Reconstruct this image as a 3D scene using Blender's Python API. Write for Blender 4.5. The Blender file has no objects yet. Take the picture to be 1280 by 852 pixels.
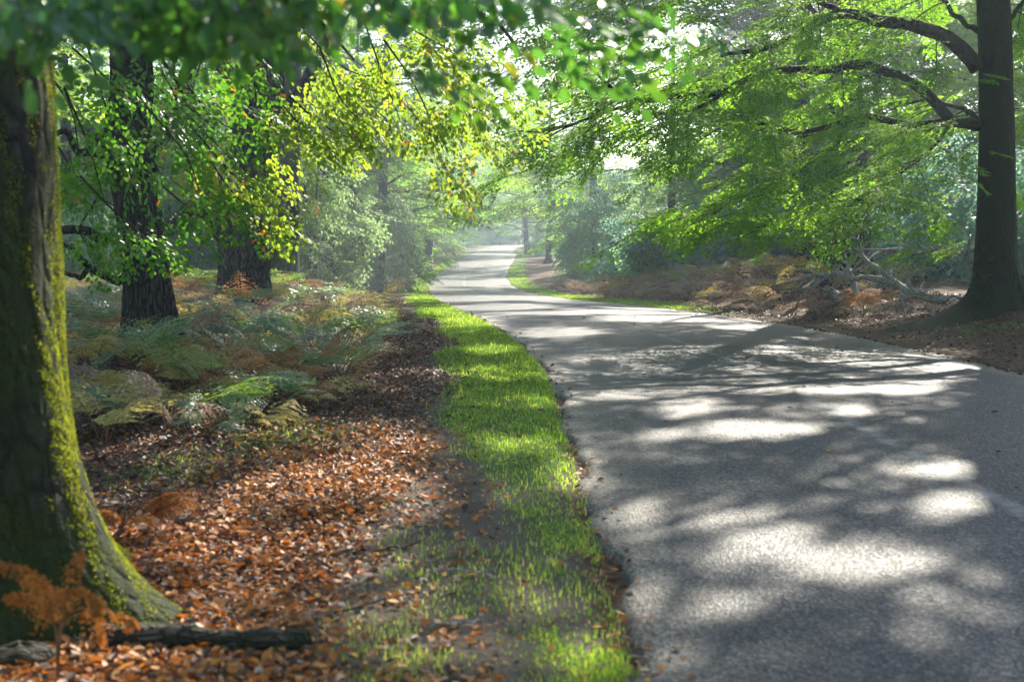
import bpy, math, random
import numpy as np

rng = np.random.default_rng(11)
random.seed(5)
R = math.radians
scene = bpy.context.scene
COL = scene.collection

# ------------------------------------------------------------------ camera, sky, sun, exposure
CAM_H, FPX, PW, PH, HOR = 1.5, 1500.0, 1280, 852, 300.0
PITCH = math.atan((PH / 2 - HOR) / FPX)
cam_d = bpy.data.cameras.new('camera')
cam = bpy.data.objects.new('camera', cam_d); COL.objects.link(cam)
cam.location = (0, 0, CAM_H); cam.rotation_euler = (math.pi / 2 - PITCH, 0, 0)
cam_d.sensor_width = 36; cam_d.lens = 36 * FPX / PW
cam_d.clip_start = 0.05; cam_d.clip_end = 3000
cam_d.dof.use_dof = True; cam_d.dof.focus_distance = 19; cam_d.dof.aperture_fstop = 2.8
scene.camera = cam

SUN_AZ, SUN_EL = R(20), R(33)
S = np.array([math.sin(SUN_AZ) * math.cos(SUN_EL), math.cos(SUN_AZ) * math.cos(SUN_EL), math.sin(SUN_EL)])
world = bpy.data.worlds.new('World'); scene.world = world; world.use_nodes = True
wn = world.node_tree.nodes; wl = world.node_tree.links
bg = wn['Background']; sky = wn.new('ShaderNodeTexSky')
sky.sky_type = 'NISHITA'; sky.sun_disc = False
sky.sun_elevation = SUN_EL; sky.sun_rotation = SUN_AZ
sky.air_density = 1.0; sky.dust_density = 1.0; sky.ozone_density = 1.0
wl.new(sky.outputs[0], bg.inputs[0]); bg.inputs[1].default_value = 0.125
sun_d = bpy.data.lights.new('sun', 'SUN'); sun_d.energy = 4.6; sun_d.angle = R(0.55); sun_d.color = (1.0, 0.92, 0.78)
sun = bpy.data.objects.new('sun', sun_d); COL.objects.link(sun)
sun.location = (20, 60, 60)
sun.rotation_euler = (math.pi / 2 - SUN_EL, 0, math.pi - SUN_AZ)
scene.view_settings.view_transform = 'Standard'; scene.view_settings.look = 'None'
scene.view_settings.exposure = 1.7; scene.view_settings.gamma = 1.0
scene.view_settings.use_curve_mapping = False
cy = scene.cycles
cy.use_denoising = True
try: cy.denoiser = 'OPENIMAGEDENOISE'
except Exception: pass
cy.max_bounces = 9; cy.diffuse_bounces = 6; cy.glossy_bounces = 2; cy.transmission_bounces = 6
cy.volume_bounces = 0; cy.transparent_max_bounces = 4
cy.sample_clamp_indirect = 6.0
cy.use_adaptive_sampling = True; cy.adaptive_threshold = 0.02

# ------------------------------------------------------------------ projections
FW = np.array([0, math.cos(PITCH), -math.sin(PITCH)]); UP = np.array([0, math.sin(PITCH), math.cos(PITCH)])
def at(px, py, Y):
    """the world point seen at photo pixel px,py whose distance ahead is Y"""
    d = np.array([1.0, 0, 0]) * (px - PW / 2) / FPX + UP * (PH / 2 - py) / FPX + FW
    return np.array([0, 0, CAM_H]) + d * (Y / d[1])
def project(P):
    Q = P - np.array([0, 0, CAM_H])
    z = Q @ FW
    zz = np.where(z > 0.3, z, 0.3)
    return PW / 2 + FPX * Q[:, 0] / zz, PH / 2 - FPX * (Q @ UP) / zz, z

# ------------------------------------------------------------------ terrain and road course
TY = np.array([-40, 0, 14, 22, 36, 50, 62, 74, 89, 105, 125, 150, 175, 216, 240, 300])
TZ = np.array([0, 0, 0, 0, -.42, -.93, -1.27, -1.42, -1.30, -0.95, -.52, -.22, -.30, .55, .5, -.6])
CXY = np.array([-40, 0, 13.6, 18, 22, 29, 36, 50, 62, 76, 89, 105, 125, 150, 169, 190, 216, 235, 260, 300])
CX = np.array([3.1, 3.15, 3.12, 2.75, 2.25, 1.45, .68, -.55, -1.55, -2.65, -3.15, -3.0, -2.5, -2.2, -2.6, -2.6, -0.6, 4.5, 15, 40])
_yy = np.linspace(-40, 300, 1361)
def _smooth(a, n=25):
    k = np.hanning(n); k /= k.sum()
    return np.convolve(np.pad(a, n // 2, mode='edge'), k, mode='valid')
_zr = _smooth(np.interp(_yy, TY, TZ), 41); _cr = _smooth(np.interp(_yy, CXY, CX), 25)
def zroad(y): return np.interp(y, _yy, _zr)
def cx(y): return np.interp(y, _yy, _cr)
HW = 2.7
def wob(x, y, s=1.0, k=0):
    return (np.sin(x * 1.7 * s + k) * np.cos(y * 1.3 * s + 2 * k) + .5 * np.sin(x * 3.9 * s + y * 2.7 * s + k) + .3 * np.sin(y * 7.1 * s - x * 5.3 * s + 3 * k)) / 1.8
def sstep(a, b, x):
    t = np.clip((x - a) / (b - a), 0, 1); return t * t * (3 - 2 * t)
def terrain(x, y):
    x = np.asarray(x, float); y = np.asarray(y, float)
    c = cx(y); dl = (c - HW) - x; dr = x - (c + HW)
    base = zroad(y)
    kf = 1 - .65 * sstep(36, 66, y)
    flat_l = base + (0.05 + .003 * np.clip(y - 20, 0, 40) - base) * kf
    z = base + (flat_l - base) * sstep(2.0, 7.0, dl)
    flat_r = base + (.30 + .003 * np.clip(y - 20, 0, 40) - base) * kf
    z = np.where(dr > 0, base + (flat_r - base) * sstep(.9, 4.2 + 4 * sstep(36, 60, y), dr), z)
    off = np.maximum(dl, dr)
    z = z + .015 * sstep(0.0, .25, off) + sstep(.3, 1.5, off) * (.04 * wob(x, y, 1.0) + .07 * wob(x, y, .33, 1.0))
    z = z + .16 * np.exp(-(((x - 8.1) / 1.3) ** 2 + ((y - 20.1) / 1.5) ** 2))
    z = np.where(off < 0, base - .04, z)
    return z

# ------------------------------------------------------------------ object helpers
def tag(o, label=None, cat=None, group=None, kind=None):
    if label: o['label'] = label
    if cat: o['category'] = cat
    if group: o['group'] = group
    if kind: o['kind'] = kind
    return o
def empty(name, loc, label, cat, group=None, rz=0):
    o = bpy.data.objects.new(name, None); COL.objects.link(o)
    o.location = tuple(loc); o.rotation_euler = (0, 0, rz); o.empty_display_size = .3
    return tag(o, label, cat, group)
def build(name, V, F, mat, parent=None, rnd=None, smooth=False, attrs=None):
    """one mesh object; V (n,3) world or parent space; F list of (m,k) index arrays"""
    me = bpy.data.meshes.new(name)
    V = np.ascontiguousarray(V, dtype=np.float32)
    if not isinstance(F, list): F = [F]
    F = [np.asarray(f, dtype=np.int32) for f in F if len(f)]
    me.vertices.add(len(V)); me.vertices.foreach_set('co', V.ravel())
    li = np.concatenate([f.ravel() for f in F]); tot = np.concatenate([np.full(len(f), f.shape[1], np.int32) for f in F])
    st = np.concatenate([[0], np.cumsum(tot)[:-1]]).astype(np.int32)
    me.loops.add(len(li)); me.loops.foreach_set('vertex_index', li)
    me.polygons.add(len(tot)); me.polygons.foreach_set('loop_start', st)
    me.update(calc_edges=True)
    if smooth: me.polygons.foreach_set('use_smooth', np.ones(len(tot), bool))
    if rnd is not None: attrs = dict(attrs or {}, rnd=rnd)
    for k, a in (attrs or {}).items():
        at_ = me.attributes.new(k, 'FLOAT', 'POINT'); at_.data.foreach_set('value', np.ascontiguousarray(a, dtype=np.float32))
    me.materials.append(mat)
    o = bpy.data.objects.new(name, me); COL.objects.link(o)
    if parent is not None: o.parent = parent
    return o
class Mb:
    def __init__(s): s.V = []; s.F = {3: [], 4: []}; s.A = []; s.n = 0
    def add(s, V, F, a=None):
        s.V.append(V)
        for f in (F if isinstance(F, list) else [F]): s.F[f.shape[1]].append(f + s.n)
        s.A.append(np.full(len(V), .5) if a is None else np.asarray(a, float)); s.n += len(V)
    def make(s, name, mat, parent=None, smooth=False, off=None):
        V = np.concatenate(s.V)
        if off is not None: V = V - np.asarray(off)
        return build(name, V, [np.concatenate(f) for f in s.F.values() if f], mat, parent, rnd=np.concatenate(s.A), smooth=smooth)
def copy_tree(o, parent=None):
    c = o.copy(); COL.objects.link(c)
    if parent is not None: c.parent = parent
    for ch in list(o.children): copy_tree(ch, c)
    return c

# ------------------------------------------------------------------ materials
def newmat(name):
    m = bpy.data.materials.new(name); m.use_nodes = True
    nt = m.node_tree; nt.nodes.clear()
    return m, nt, nt.nodes.new, nt.links.new
def ramp(nt, stops, fac):
    r = nt.nodes.new('ShaderNodeValToRGB'); e = r.color_ramp.elements
    while len(e) < len(stops): e.new(.5)
    for i, (p, c) in enumerate(stops): e[i].position = p; e[i].color = (*c, 1)
    nt.links.new(fac, r.inputs[0]); return r.outputs[0]
def leafmat(name, stops, trans=.45, tgain=(1.9, 1.7, .8), rough=.42, spec=.35, objvar=.0):
    m, nt, N, L = newmat(name)
    a = N('ShaderNodeAttribute'); a.attribute_name = 'rnd'
    fac = a.outputs['Fac']
    if objvar:
        oi = N('ShaderNodeObjectInfo'); mt = N('ShaderNodeMath'); mt.operation = 'MULTIPLY_ADD'
        mt.inputs[1].default_value = objvar; L(oi.outputs['Random'], mt.inputs[0]); 
        m2 = N('ShaderNodeMath'); m2.operation = 'MULTIPLY'; m2.inputs[1].default_value = 1 - objvar; L(fac, m2.inputs[0])
        L(m2.outputs[0], mt.inputs[2]); fac = mt.outputs[0]
    c = ramp(nt, stops, fac)
    p = N('ShaderNodeBsdfPrincipled'); L(c, p.inputs['Base Color']); p.inputs['Roughness'].default_value = rough
    p.inputs['Specular IOR Level'].default_value = spec
    vm = N('ShaderNodeVectorMath'); vm.operation = 'MULTIPLY'; vm.inputs[1].default_value = tgain; L(c, vm.inputs[0])
    t = N('ShaderNodeBsdfTranslucent'); L(vm.outputs[0], t.inputs[0])
    mx = N('ShaderNodeMixShader'); mx.inputs[0].default_value = trans
    L(p.outputs[0], mx.inputs[1]); L(t.outputs[0], mx.inputs[2])
    o = N('ShaderNodeOutputMaterial'); L(mx.outputs[0], o.inputs[0])
    return m
def barkmat(name, dark, light, moss, moss_amt, scale=(14, 14, 3), bump=.6):
    m, nt, N, L = newmat(name)
    tc = N('ShaderNodeTexCoord'); mp = N('ShaderNodeMapping'); mp.inputs['Scale'].default_value = scale
    L(tc.outputs['Object'], mp.inputs[0])
    n1 = N('ShaderNodeTexNoise'); n1.inputs['Scale'].default_value = 1.6; n1.inputs['Detail'].default_value = 6; L(mp.outputs[0], n1.inputs[0])
    v = N('ShaderNodeTexVoronoi'); v.feature = 'DISTANCE_TO_EDGE'; v.inputs['Scale'].default_value = 1.4; L(mp.outputs[0], v.inputs['Vector'])
    vr = N('ShaderNodeMapRange'); vr.inputs[1].default_value = 0; vr.inputs[2].default_value = .25; L(v.outputs[0], vr.inputs[0])
    mm = N('ShaderNodeMath'); mm.operation = 'MULTIPLY'; L(vr.outputs[0], mm.inputs[0]); L(n1.outputs[0], mm.inputs[1])
    c = ramp(nt, [(0.05, dark), (.6, light)], mm.outputs[0])
    n2 = N('ShaderNodeTexNoise'); n2.inputs['Scale'].default_value = 2.3; n2.inputs['Detail'].default_value = 8; n2.inputs['Roughness'].default_value = .7
    L(tc.outputs['Object'], n2.inputs[0])
    n3 = N('ShaderNodeTexNoise'); n3.inputs['Scale'].default_value = 60; n3.inputs['Detail'].default_value = 3; L(tc.outputs['Object'], n3.inputs[0])
    mr = N('ShaderNodeMapRange'); mr.inputs[1].default_value = .62 - moss_amt * .5; mr.inputs[2].default_value = .78 - moss_amt * .5; L(n2.outputs[0], mr.inputs[0])
    mossc = ramp(nt, [(.3, tuple(x * .45 for x in moss)), (.7, moss)], n3.outputs[0])
    mix = N('ShaderNodeMix'); mix.data_type = 'RGBA'; L(mr.outputs[0], mix.inputs[0]); L(c, mix.inputs[6]); L(mossc, mix.inputs[7])
    p = N('ShaderNodeBsdfPrincipled'); p.inputs['Roughness'].default_value = .9; p.inputs['Specular IOR Level'].default_value = .2
    L(mix.outputs[2], p.inputs['Base Color'])
    b = N('ShaderNodeBump'); b.inputs['Strength'].default_value = bump; b.inputs['Distance'].default_value = .03
    ad = N('ShaderNodeMath'); ad.operation = 'MULTIPLY_ADD'; ad.inputs[1].default_value = .35; L(n3.outputs[0], ad.inputs[0]); L(mm.outputs[0], ad.inputs[2])
    L(ad.outputs[0], b.inputs['Height']); L(b.outputs[0], p.inputs['Normal'])
    o = N('ShaderNodeOutputMaterial'); L(p.outputs[0], o.inputs[0])
    return m
M = {}
M['beech_near'] = leafmat('beech leaf shade', [(0, (.028, .10, .042)), (.6, (.055, .15, .04)), (.9, (.07, .14, .025)), (1, (.22, .16, .03))], .42, (3.0, 3.0, 1.0), rough=.35, spec=.5)
M['beech_lit'] = leafmat('hanging leaf sunlit', [(0, (.045, .085, .018)), (.55, (.085, .13, .022)), (.9, (.13, .15, .025)), (1, (.26, .10, .03))], .6, (4.6, 4.3, 1.8), rough=.5, spec=.25)  # sunlit copy of the hanging leaves: sun put into colour and translucent gain
M['beech_shaded'] = leafmat('hanging leaf shaded', [(0, (.028, .085, .022)), (.7, (.05, .13, .026)), (.96, (.09, .15, .025)), (1, (.28, .09, .03))], .5, (3.0, 3.0, .9))  # shaded copy of the same hanging leaves, shade put into the colour
M['beech_lime'] = leafmat('beech leaf lime', [(0, (.06, .14, .022)), (.6, (.095, .20, .028)), (1, (.15, .23, .035))], .62, (3.4, 3.2, 1.0), rough=.6, spec=.12)
M['canopy'] = leafmat('canopy leaf', [(0, (.035, .085, .018)), (1, (.08, .14, .022))], .3, (1.6, 1.6, .7))
M['wood_leaf'] = leafmat('woodland leaf', [(0, (.05, .12, .045)), (.5, (.09, .18, .05)), (1, (.18, .23, .05))], .58, (3.6, 3.2, 1.2), rough=.6, spec=.12, objvar=.5)
M['holly'] = leafmat('holly leaf', [(0, (.055, .12, .105)), (.6, (.11, .20, .16)), (1, (.18, .27, .18))], .55, (3.0, 3.0, 2.4), rough=.5, spec=.25, objvar=.3)
M['sallow'] = leafmat('grey green leaf', [(0, (.06, .11, .065)), (.6, (.12, .18, .10)), (1, (.20, .25, .13))], .55, (3.2, 3.1, 1.8), rough=.55, spec=.2, objvar=.3)
M['bark_beech'] = barkmat('beech bark', (.010, .009, .008), (.040, .035, .028), (.026, .036, .007), .52, (9, 9, 4), .7)
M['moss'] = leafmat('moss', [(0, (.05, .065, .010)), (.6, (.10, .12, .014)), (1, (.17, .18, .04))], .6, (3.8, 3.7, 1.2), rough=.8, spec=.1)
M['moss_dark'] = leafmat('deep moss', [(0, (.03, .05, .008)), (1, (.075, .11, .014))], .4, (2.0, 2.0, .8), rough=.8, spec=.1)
M['bark_oak'] = barkmat('oak bark', (.010, .009, .008), (.072, .064, .056), (.035, .055, .012), .22, (16, 16, 3.2), 1.0)
M['bark_oak_grey'] = barkmat('grey oak bark', (.022, .019, .017), (.15, .13, .112), (.05, .07, .02), .15, (16, 16, 3.2), 1.0)
M['bark_mossy'] = barkmat('mossy bark', (.02, .018, .014), (.05, .045, .036), (.03, .05, .01), .6, (12, 12, 5), .8)
M['bark_dark'] = barkmat('dark bark', (.012, .011, .010), (.05, .045, .038), (.045, .07, .015), .35, (9, 9, 3), .6)
M['bark_log'] = barkmat('log bark', (.03, .026, .02), (.12, .105, .085), (.035, .045, .014), .35, (5, 26, 26), 1.0)
M['deadwood'] = barkmat('dead wood', (.16, .155, .145), (.46, .45, .42), (.09, .12, .04), .15, (20, 20, 5), .5)
M['fern_green'] = leafmat('bracken green', [(0, (.09, .17, .035)), (.6, (.15, .25, .05)), (1, (.26, .28, .07))], .42, (2.4, 2.3, 1.0), objvar=.35)
M['fern_blue'] = leafmat('bracken blue green', [(0, (.10, .17, .10)), (.6, (.17, .25, .15)), (1, (.25, .30, .16))], .35, (1.6, 1.6, .8), objvar=.3)
M['fern_brown'] = leafmat('bracken brown', [(0, (.19, .095, .042)), (.5, (.30, .165, .075)), (1, (.44, .29, .15))], .3, (1.7, 1.4, 1.0), rough=.7, spec=.15, objvar=.4)
M['fern_straw'] = leafmat('bracken straw', [(0, (.26, .21, .07)), (.5, (.38, .32, .12)), (1, (.50, .45, .22))], .3, (1.6, 1.5, 1.0), rough=.7, spec=.15, objvar=.3)
M['fern_pink'] = leafmat('bracken withered', [(0, (.24, .16, .12)), (.5, (.36, .26, .20)), (1, (.50, .42, .35))], .25, (1.4, 1.3, 1.0), rough=.7, spec=.15, objvar=.35)
M['rust'] = leafmat('withered fern', [(0, (.20, .075, .02)), (.5, (.32, .13, .03)), (1, (.42, .21, .06))], .35, (1.6, 1.3, 1.0), rough=.7, spec=.15)
M['stalk'] = leafmat('stalk', [(0, (.10, .05, .025)), (1, (.20, .11, .05))], .0, rough=.7)
M['litter'] = leafmat('fallen leaf', [(0, (.045, .030, .024)), (.22, (.10, .060, .045)), (.34, (.19, .075, .028)), (.6, (.40, .145, .026)), (.84, (.45, .18, .045)), (.95, (.62, .27, .03)), (1, (.42, .34, .26))], .22, (1.5, 1.2, .9), rough=.55, spec=.25)
M['grass'] = leafmat('grass blade', [(0, (.06, .12, .025)), (.5, (.11, .185, .034)), (.8, (.20, .25, .055)), (1, (.38, .34, .15))], .5, (2.6, 2.9, 1.0), rough=.5, spec=.25)

def groundmat():
    m, nt, N, L = newmat('forest floor')
    tc = N('ShaderNodeTexCoord')
    def noise(sc, det=5, rough=.6):
        n = N('ShaderNodeTexNoise'); n.inputs['Scale'].default_value = sc; n.inputs['Detail'].default_value = det; n.inputs['Roughness'].default_value = rough
        L(tc.outputs['Object'], n.inputs[0]); return n.outputs[0]
    big, mid, fine = noise(.8), noise(9), noise(55, 4, .7)
    vor = N('ShaderNodeTexVoronoi'); vor.inputs['Scale'].default_value = 26; L(tc.outputs['Object'], vor.inputs['Vector'])
    sep = N('ShaderNodeSeparateColor'); L(vor.outputs['Color'], sep.inputs[0])
    litc = ramp(nt, [(0, (.030, .018, .012)), (.45, (.075, .04, .022)), (.8, (.14, .062, .026)), (1, (.22, .12, .06))], sep.outputs[0])
    soil = ramp(nt, [(.3, (.05, .038, .026)), (.55, (.10, .078, .055)), (.75, (.19, .155, .12))], fine)
    grs = ramp(nt, [(.3, (.035, .06, .014)), (.6, (.075, .12, .02)), (.8, (.13, .13, .04))], fine)
    def attr(n):
        a = N('ShaderNodeAttribute'); a.attribute_name = n; return a.outputs['Fac']
    def mix(f, a, b):
        x = N('ShaderNodeMix'); x.data_type = 'RGBA'; L(f, x.inputs[0]); L(a, x.inputs[6]); L(b, x.inputs[7]); return x.outputs[2]
    def brk(f, n):
        a = N('ShaderNodeMath'); a.operation = 'ADD'; L(f, a.inputs[0]); L(n, a.inputs[1])
        r = N('ShaderNodeMapRange'); r.inputs[1].default_value = .82; r.inputs[2].default_value = 1.16; L(a.outputs[0], r.inputs[0]); return r.outputs[0]
    c = mix(brk(attr('soil'), mid), litc, soil)
    c = mix(brk(attr('grass'), mid), c, grs)
    p = N('ShaderNodeBsdfPrincipled'); L(c, p.inputs['Base Color']); p.inputs['Roughness'].default_value = .9; p.inputs['Specular IOR Level'].default_value = .2
    b = N('ShaderNodeBump'); b.inputs['Strength'].default_value = .7; b.inputs['Distance'].default_value = .03
    ad = N('ShaderNodeMath'); ad.operation = 'ADD'; L(fine, ad.inputs[0]); L(sep.outputs[1], ad.inputs[1]); L(ad.outputs[0], b.inputs['Height']); L(b.outputs[0], p.inputs['Normal'])
    o = N('ShaderNodeOutputMaterial'); L(p.outputs[0], o.inputs[0]); return m
def roadmat():
    m, nt, N, L = newmat('worn asphalt')
    tc = N('ShaderNodeTexCoord')
    a = N('ShaderNodeAttribute'); a.attribute_name = 'lat'; lat = a.outputs['Fac']
    def noise(sc, det=4, rough=.6, vec=None):
        n = N('ShaderNodeTexNoise'); n.inputs['Scale'].default_value = sc; n.inputs['Detail'].default_value = det; n.inputs['Roughness'].default_value = rough
        L(vec or tc.outputs['Object'], n.inputs[0]); return n.outputs[0]
    mp = N('ShaderNodeMapping'); mp.inputs['Scale'].default_value = (1, .12, 1); L(tc.outputs['Object'], mp.inputs[0])
    v = N('ShaderNodeTexVoronoi'); v.inputs['Scale'].default_value = 80; L(tc.outputs['Object'], v.inputs['Vector'])
    sep = N('ShaderNodeSeparateColor'); L(v.outputs['Color'], sep.inputs[0])
    chips = ramp(nt, [(0, (.012, .0125, .015)), (.5, (.028, .029, .034)), (.85, (.056, .057, .06)), (1, (.14, .137, .13))], sep.outputs[0])
    st = noise(1.6, 5, .6, mp.outputs[0]); pa = noise(.5, 4)
    def mr(f, a0, a1, b0, b1):
        r = N('ShaderNodeMapRange'); r.inputs[1].default_value = a0; r.inputs[2].default_value = a1; r.inputs[3].default_value = b0; r.inputs[4].default_value = b1; L(f, r.inputs[0]); return r.outputs[0]
    def math_(op, a_, b_):
        x = N('ShaderNodeMath'); x.operation = op
        for i, k in enumerate((a_, b_)):
            if hasattr(k, 'node'): L(k, x.inputs[i])
            else: x.inputs[i].default_value = k
        return x.outputs[0]
    gain = math_('MULTIPLY', mr(st, .3, .7, .82, 1.2), mr(pa, .3, .7, .85, 1.18))
    # the seam between the two lanes is worn paler
    sn = math_('MULTIPLY_ADD', noise(3.0), .05); 
    sd = math_('ABSOLUTE', math_('ADD', math_('ADD', lat, .13), math_('MULTIPLY', noise(2.0), .03)), 0)
    seam = mr(sd, 0.008, .035, 1, 0)
    seam = math_('MULTIPLY', seam, mr(noise(5.0), .42, .6, .15, 1))
    def mix(f, a_, b_):
        x = N('ShaderNodeMix'); x.data_type = 'RGBA'; L(f, x.inputs[0]); L(a_, x.inputs[6])
        if hasattr(b_, 'node'): L(b_, x.inputs[7])
        else: x.inputs[7].default_value = (*b_, 1)
        return x.outputs[2]
    # wheel tracks polished darker, fine cracks, old patching
    trk = math_('ABSOLUTE', math_('SUBTRACT', math_('ABSOLUTE', math_('ADD', lat, math_('MULTIPLY_ADD', noise(.7), .06)), 0), .52), 0)
    gain = math_('MULTIPLY', gain, mr(trk, .05, .26, .86, 1.06))
    wob_ = N('ShaderNodeVectorMath'); wob_.operation = 'MULTIPLY_ADD'
    nz = N('ShaderNodeTexNoise'); nz.inputs['Scale'].default_value = 2.5; nz.inputs['Detail'].default_value = 5; L(tc.outputs['Object'], nz.inputs[0])
    L(nz.outputs['Color'], wob_.inputs[0]); wob_.inputs[1].default_value = (.5, .5, .5); L(tc.outputs['Object'], wob_.inputs[2])
    cr = N('ShaderNodeTexVoronoi'); cr.feature = 'DISTANCE_TO_EDGE'; cr.inputs['Scale'].default_value = .55; L(wob_.outputs[0], cr.inputs['Vector'])
    crm = math_('MULTIPLY', mr(cr.outputs['Distance'], .002, .008, 1, 0), mr(noise(.45, 3), .5, .58, 0, 1))
    gain = math_('MULTIPLY', gain, mr(crm, 0, 1, 1, .45))
    pc = N('ShaderNodeTexVoronoi'); pc.inputs['Scale'].default_value = .22; L(tc.outputs['Object'], pc.inputs['Vector'])
    ps = N('ShaderNodeSeparateColor'); L(pc.outputs['Color'], ps.inputs[0])
    gain = math_('MULTIPLY', gain, mr(ps.outputs[0], .0, 1, .9, 1.08))
    vm = N('ShaderNodeVectorMath'); vm.operation = 'SCALE'; L(chips, vm.inputs[0]); L(gain, vm.inputs['Scale'])
    c = mix(math_('MULTIPLY', seam, .7), vm.outputs[0], (.22, .21, .195))
    edge = math_('ADD', math_('ABSOLUTE', lat, 0), math_('MULTIPLY', noise(2.2, 5), .22))
    dust = math_('MULTIPLY', mr(edge, .93, 1.07, 0, 1), mr(noise(20, 4, .7), .35, .6, .3, 1))
    dc = ramp(nt, [(.3, (.075, .06, .045)), (.6, (.17, .14, .105)), (1, (.30, .26, .21))], sep.outputs[1])
    c = mix(dust, c, dc)
    p = N('ShaderNodeBsdfPrincipled'); L(c, p.inputs['Base Color']); L(mr(sep.outputs[2], 0, 1, .5, .8), p.inputs['Roughness']); p.inputs['Specular IOR Level'].default_value = .3
    b = N('ShaderNodeBump'); b.inputs['Strength'].default_value = .55; b.inputs['Distance'].default_value = .008; L(v.outputs['Distance'], b.inputs['Height']); L(b.outputs[0], p.inputs['Normal'])
    o = N('ShaderNodeOutputMaterial'); L(p.outputs[0], o.inputs[0]); return m

# ------------------------------------------------------------------ structure: ground, road
def verge_w(y):      # width of the left grass verge
    return 1.08 + .12 * np.sin(y * .55) + .1 * np.sin(y * 1.3 + 1)
def grass_density(x, y):
    c = cx(y); dl = (c - HW) - x; dr = x - (c + HW)
    near = sstep(5.5, 9.5, y)
    w = .42 + .12 * wob(x * 0, y, 1.2, .6) + (verge_w(y) - .42) * near
    gl = sstep(-.02, .05, dl) * (1 - sstep(w - .25, w + .12, dl))
    gl = gl * (1 - (1 - near) * (.38 + .42 * (wob(x, y, 2.2, 4) > .05))) + (1 - near) * .22 * sstep(.2, .4, dl) * (1 - sstep(.9, 1.3, dl)) * (wob(x, y, 1.3, 2) > .1)
    far = sstep(24, 34, y)
    wr = .55 + .9 * far
    gr = sstep(0, .1, dr) * (1 - sstep(wr - .2, wr + .2, dr)) * (.12 + .88 * far)
    gr = np.maximum(gr, .8 * (wob(x, y, .8, 1.5) > .35) * sstep(.6, 1.2, dr) * (1 - sstep(4.5, 6, dr)) * (1 - sstep(24, 30, y)) * .6)
    patch = (np.exp(-(((x + 1.95) / .7) ** 2 + ((y - 9.0) / .9) ** 2)) + np.exp(-(((x + 2.45) / .5) ** 2 + ((y - 7.6) / .5) ** 2)) * .7) * sstep(-.35, .35, wob(x, y, 1.9, 3) + .25)
    return np.clip(np.maximum(np.maximum(gl, gr), patch * .8), 0, 1)
def soil_w(x, y):
    dl = (cx(y) - HW) - x
    w = verge_w(y) + .25
    s = sstep(-.1, .3, dl) * (1 - sstep(w - .3, w + .1, dl)) * (1 - sstep(8, 12, y) * .3)
    return np.clip(s, 0, 1)
gx = np.concatenate([-np.geomspace(14, 400, 22)[::-1], np.arange(-13.8, 13.9, .15), np.geomspace(14.2, 400, 22)])
gy = np.concatenate([np.arange(-30, 2, 2.0), np.arange(2, 26, .12), np.arange(26, 60, .35), np.arange(60, 130, 1.0), np.geomspace(130, 700, 40)])
XX, YY = np.meshgrid(gx, gy)
nx, ny = len(gx), len(gy)
GV = np.stack([XX.ravel(), YY.ravel(), terrain(XX, YY).ravel()], 1)
ii = (np.arange(ny - 1)[:, None] * nx + np.arange(nx - 1)[None, :]).ravel()
GF = np.stack([ii, ii + 1, ii + nx + 1, ii + nx], 1)
g = build('ground', GV, GF, groundmat(), smooth=True, attrs={'grass': grass_density(GV[:, 0], GV[:, 1]), 'soil': soil_w(GV[:, 0], GV[:, 1])})
tag(g, 'woodland floor of soil, leaf mould and moss beside the lane', 'ground', kind='structure')
ry = np.concatenate([np.arange(-25, 2, 1.0), np.arange(2, 40, .2), np.arange(40, 300, 1.0)])
rl = np.concatenate([[-1.0, -.99], np.linspace(-.97, .97, 25), [.99, 1.0]])
RX = cx(ry)[:, None] + rl[None, :] * HW
edge_j = .05 * np.sin(ry * 2.1) + .035 * np.sin(ry * 5.3 + 1) + .02 * np.sin(ry * 13.1)
RX = RX + (np.abs(rl) ** 6)[None, :] * np.sign(rl)[None, :] * edge_j[:, None]
RZ = zroad(ry)[:, None] + .045 * (1 - rl[None, :] ** 2) - .05 * (np.abs(rl) > .995)[None, :]
RV = np.stack([RX, np.broadcast_to(ry[:, None], RX.shape), RZ], -1).reshape(-1, 3)
n = len(rl); ii = (np.arange(len(ry) - 1)[:, None] * n + np.arange(n - 1)[None, :]).ravel()
road = build('road', RV, np.stack([ii, ii + 1, ii + n + 1, ii + n], 1), roadmat(), smooth=True, attrs={'lat': np.broadcast_to(rl[None, :], RX.shape).ravel()})
tag(road, 'grey asphalt lane dappled with sun winding into the wood', 'road', kind='structure')

# ------------------------------------------------------------------ plant building blocks
def unit(v): return v / (np.linalg.norm(v, axis=-1, keepdims=True) + 1e-9)
HEX = np.array([[0, 0, 0], [.28, .27, .05], [.68, .26, .06], [1, 0, -.04], [.68, -.26, .06], [.28, -.27, .05]])
HEXF = np.array([[0, 3, 2, 1], [0, 5, 4, 3]])
KITE = np.array([[0, 0, 0], [.45, .3, .04], [1, 0, 0], [.45, -.3, .04]]); KITEF = np.array([[0, 3, 2, 1]])
def leaf_geo(P, D, Nn, size, rnd, shape='hex'):
    T, F = (HEX, HEXF) if shape == 'hex' else (KITE, KITEF)
    D = unit(D); side = unit(np.cross(Nn, D)); up = np.cross(D, side)
    V = P[:, None, :] + size[:, None, None] * (T[None, :, 0:1] * D[:, None] + T[None, :, 1:2] * side[:, None] + T[None, :, 2:3] * up[:, None])
    n = len(P); k = len(T)
    Fa = (F[None] + (np.arange(n) * k)[:, None, None]).reshape(-1, 4)
    return V.reshape(-1, 3), Fa, np.repeat(rnd, k)
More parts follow.
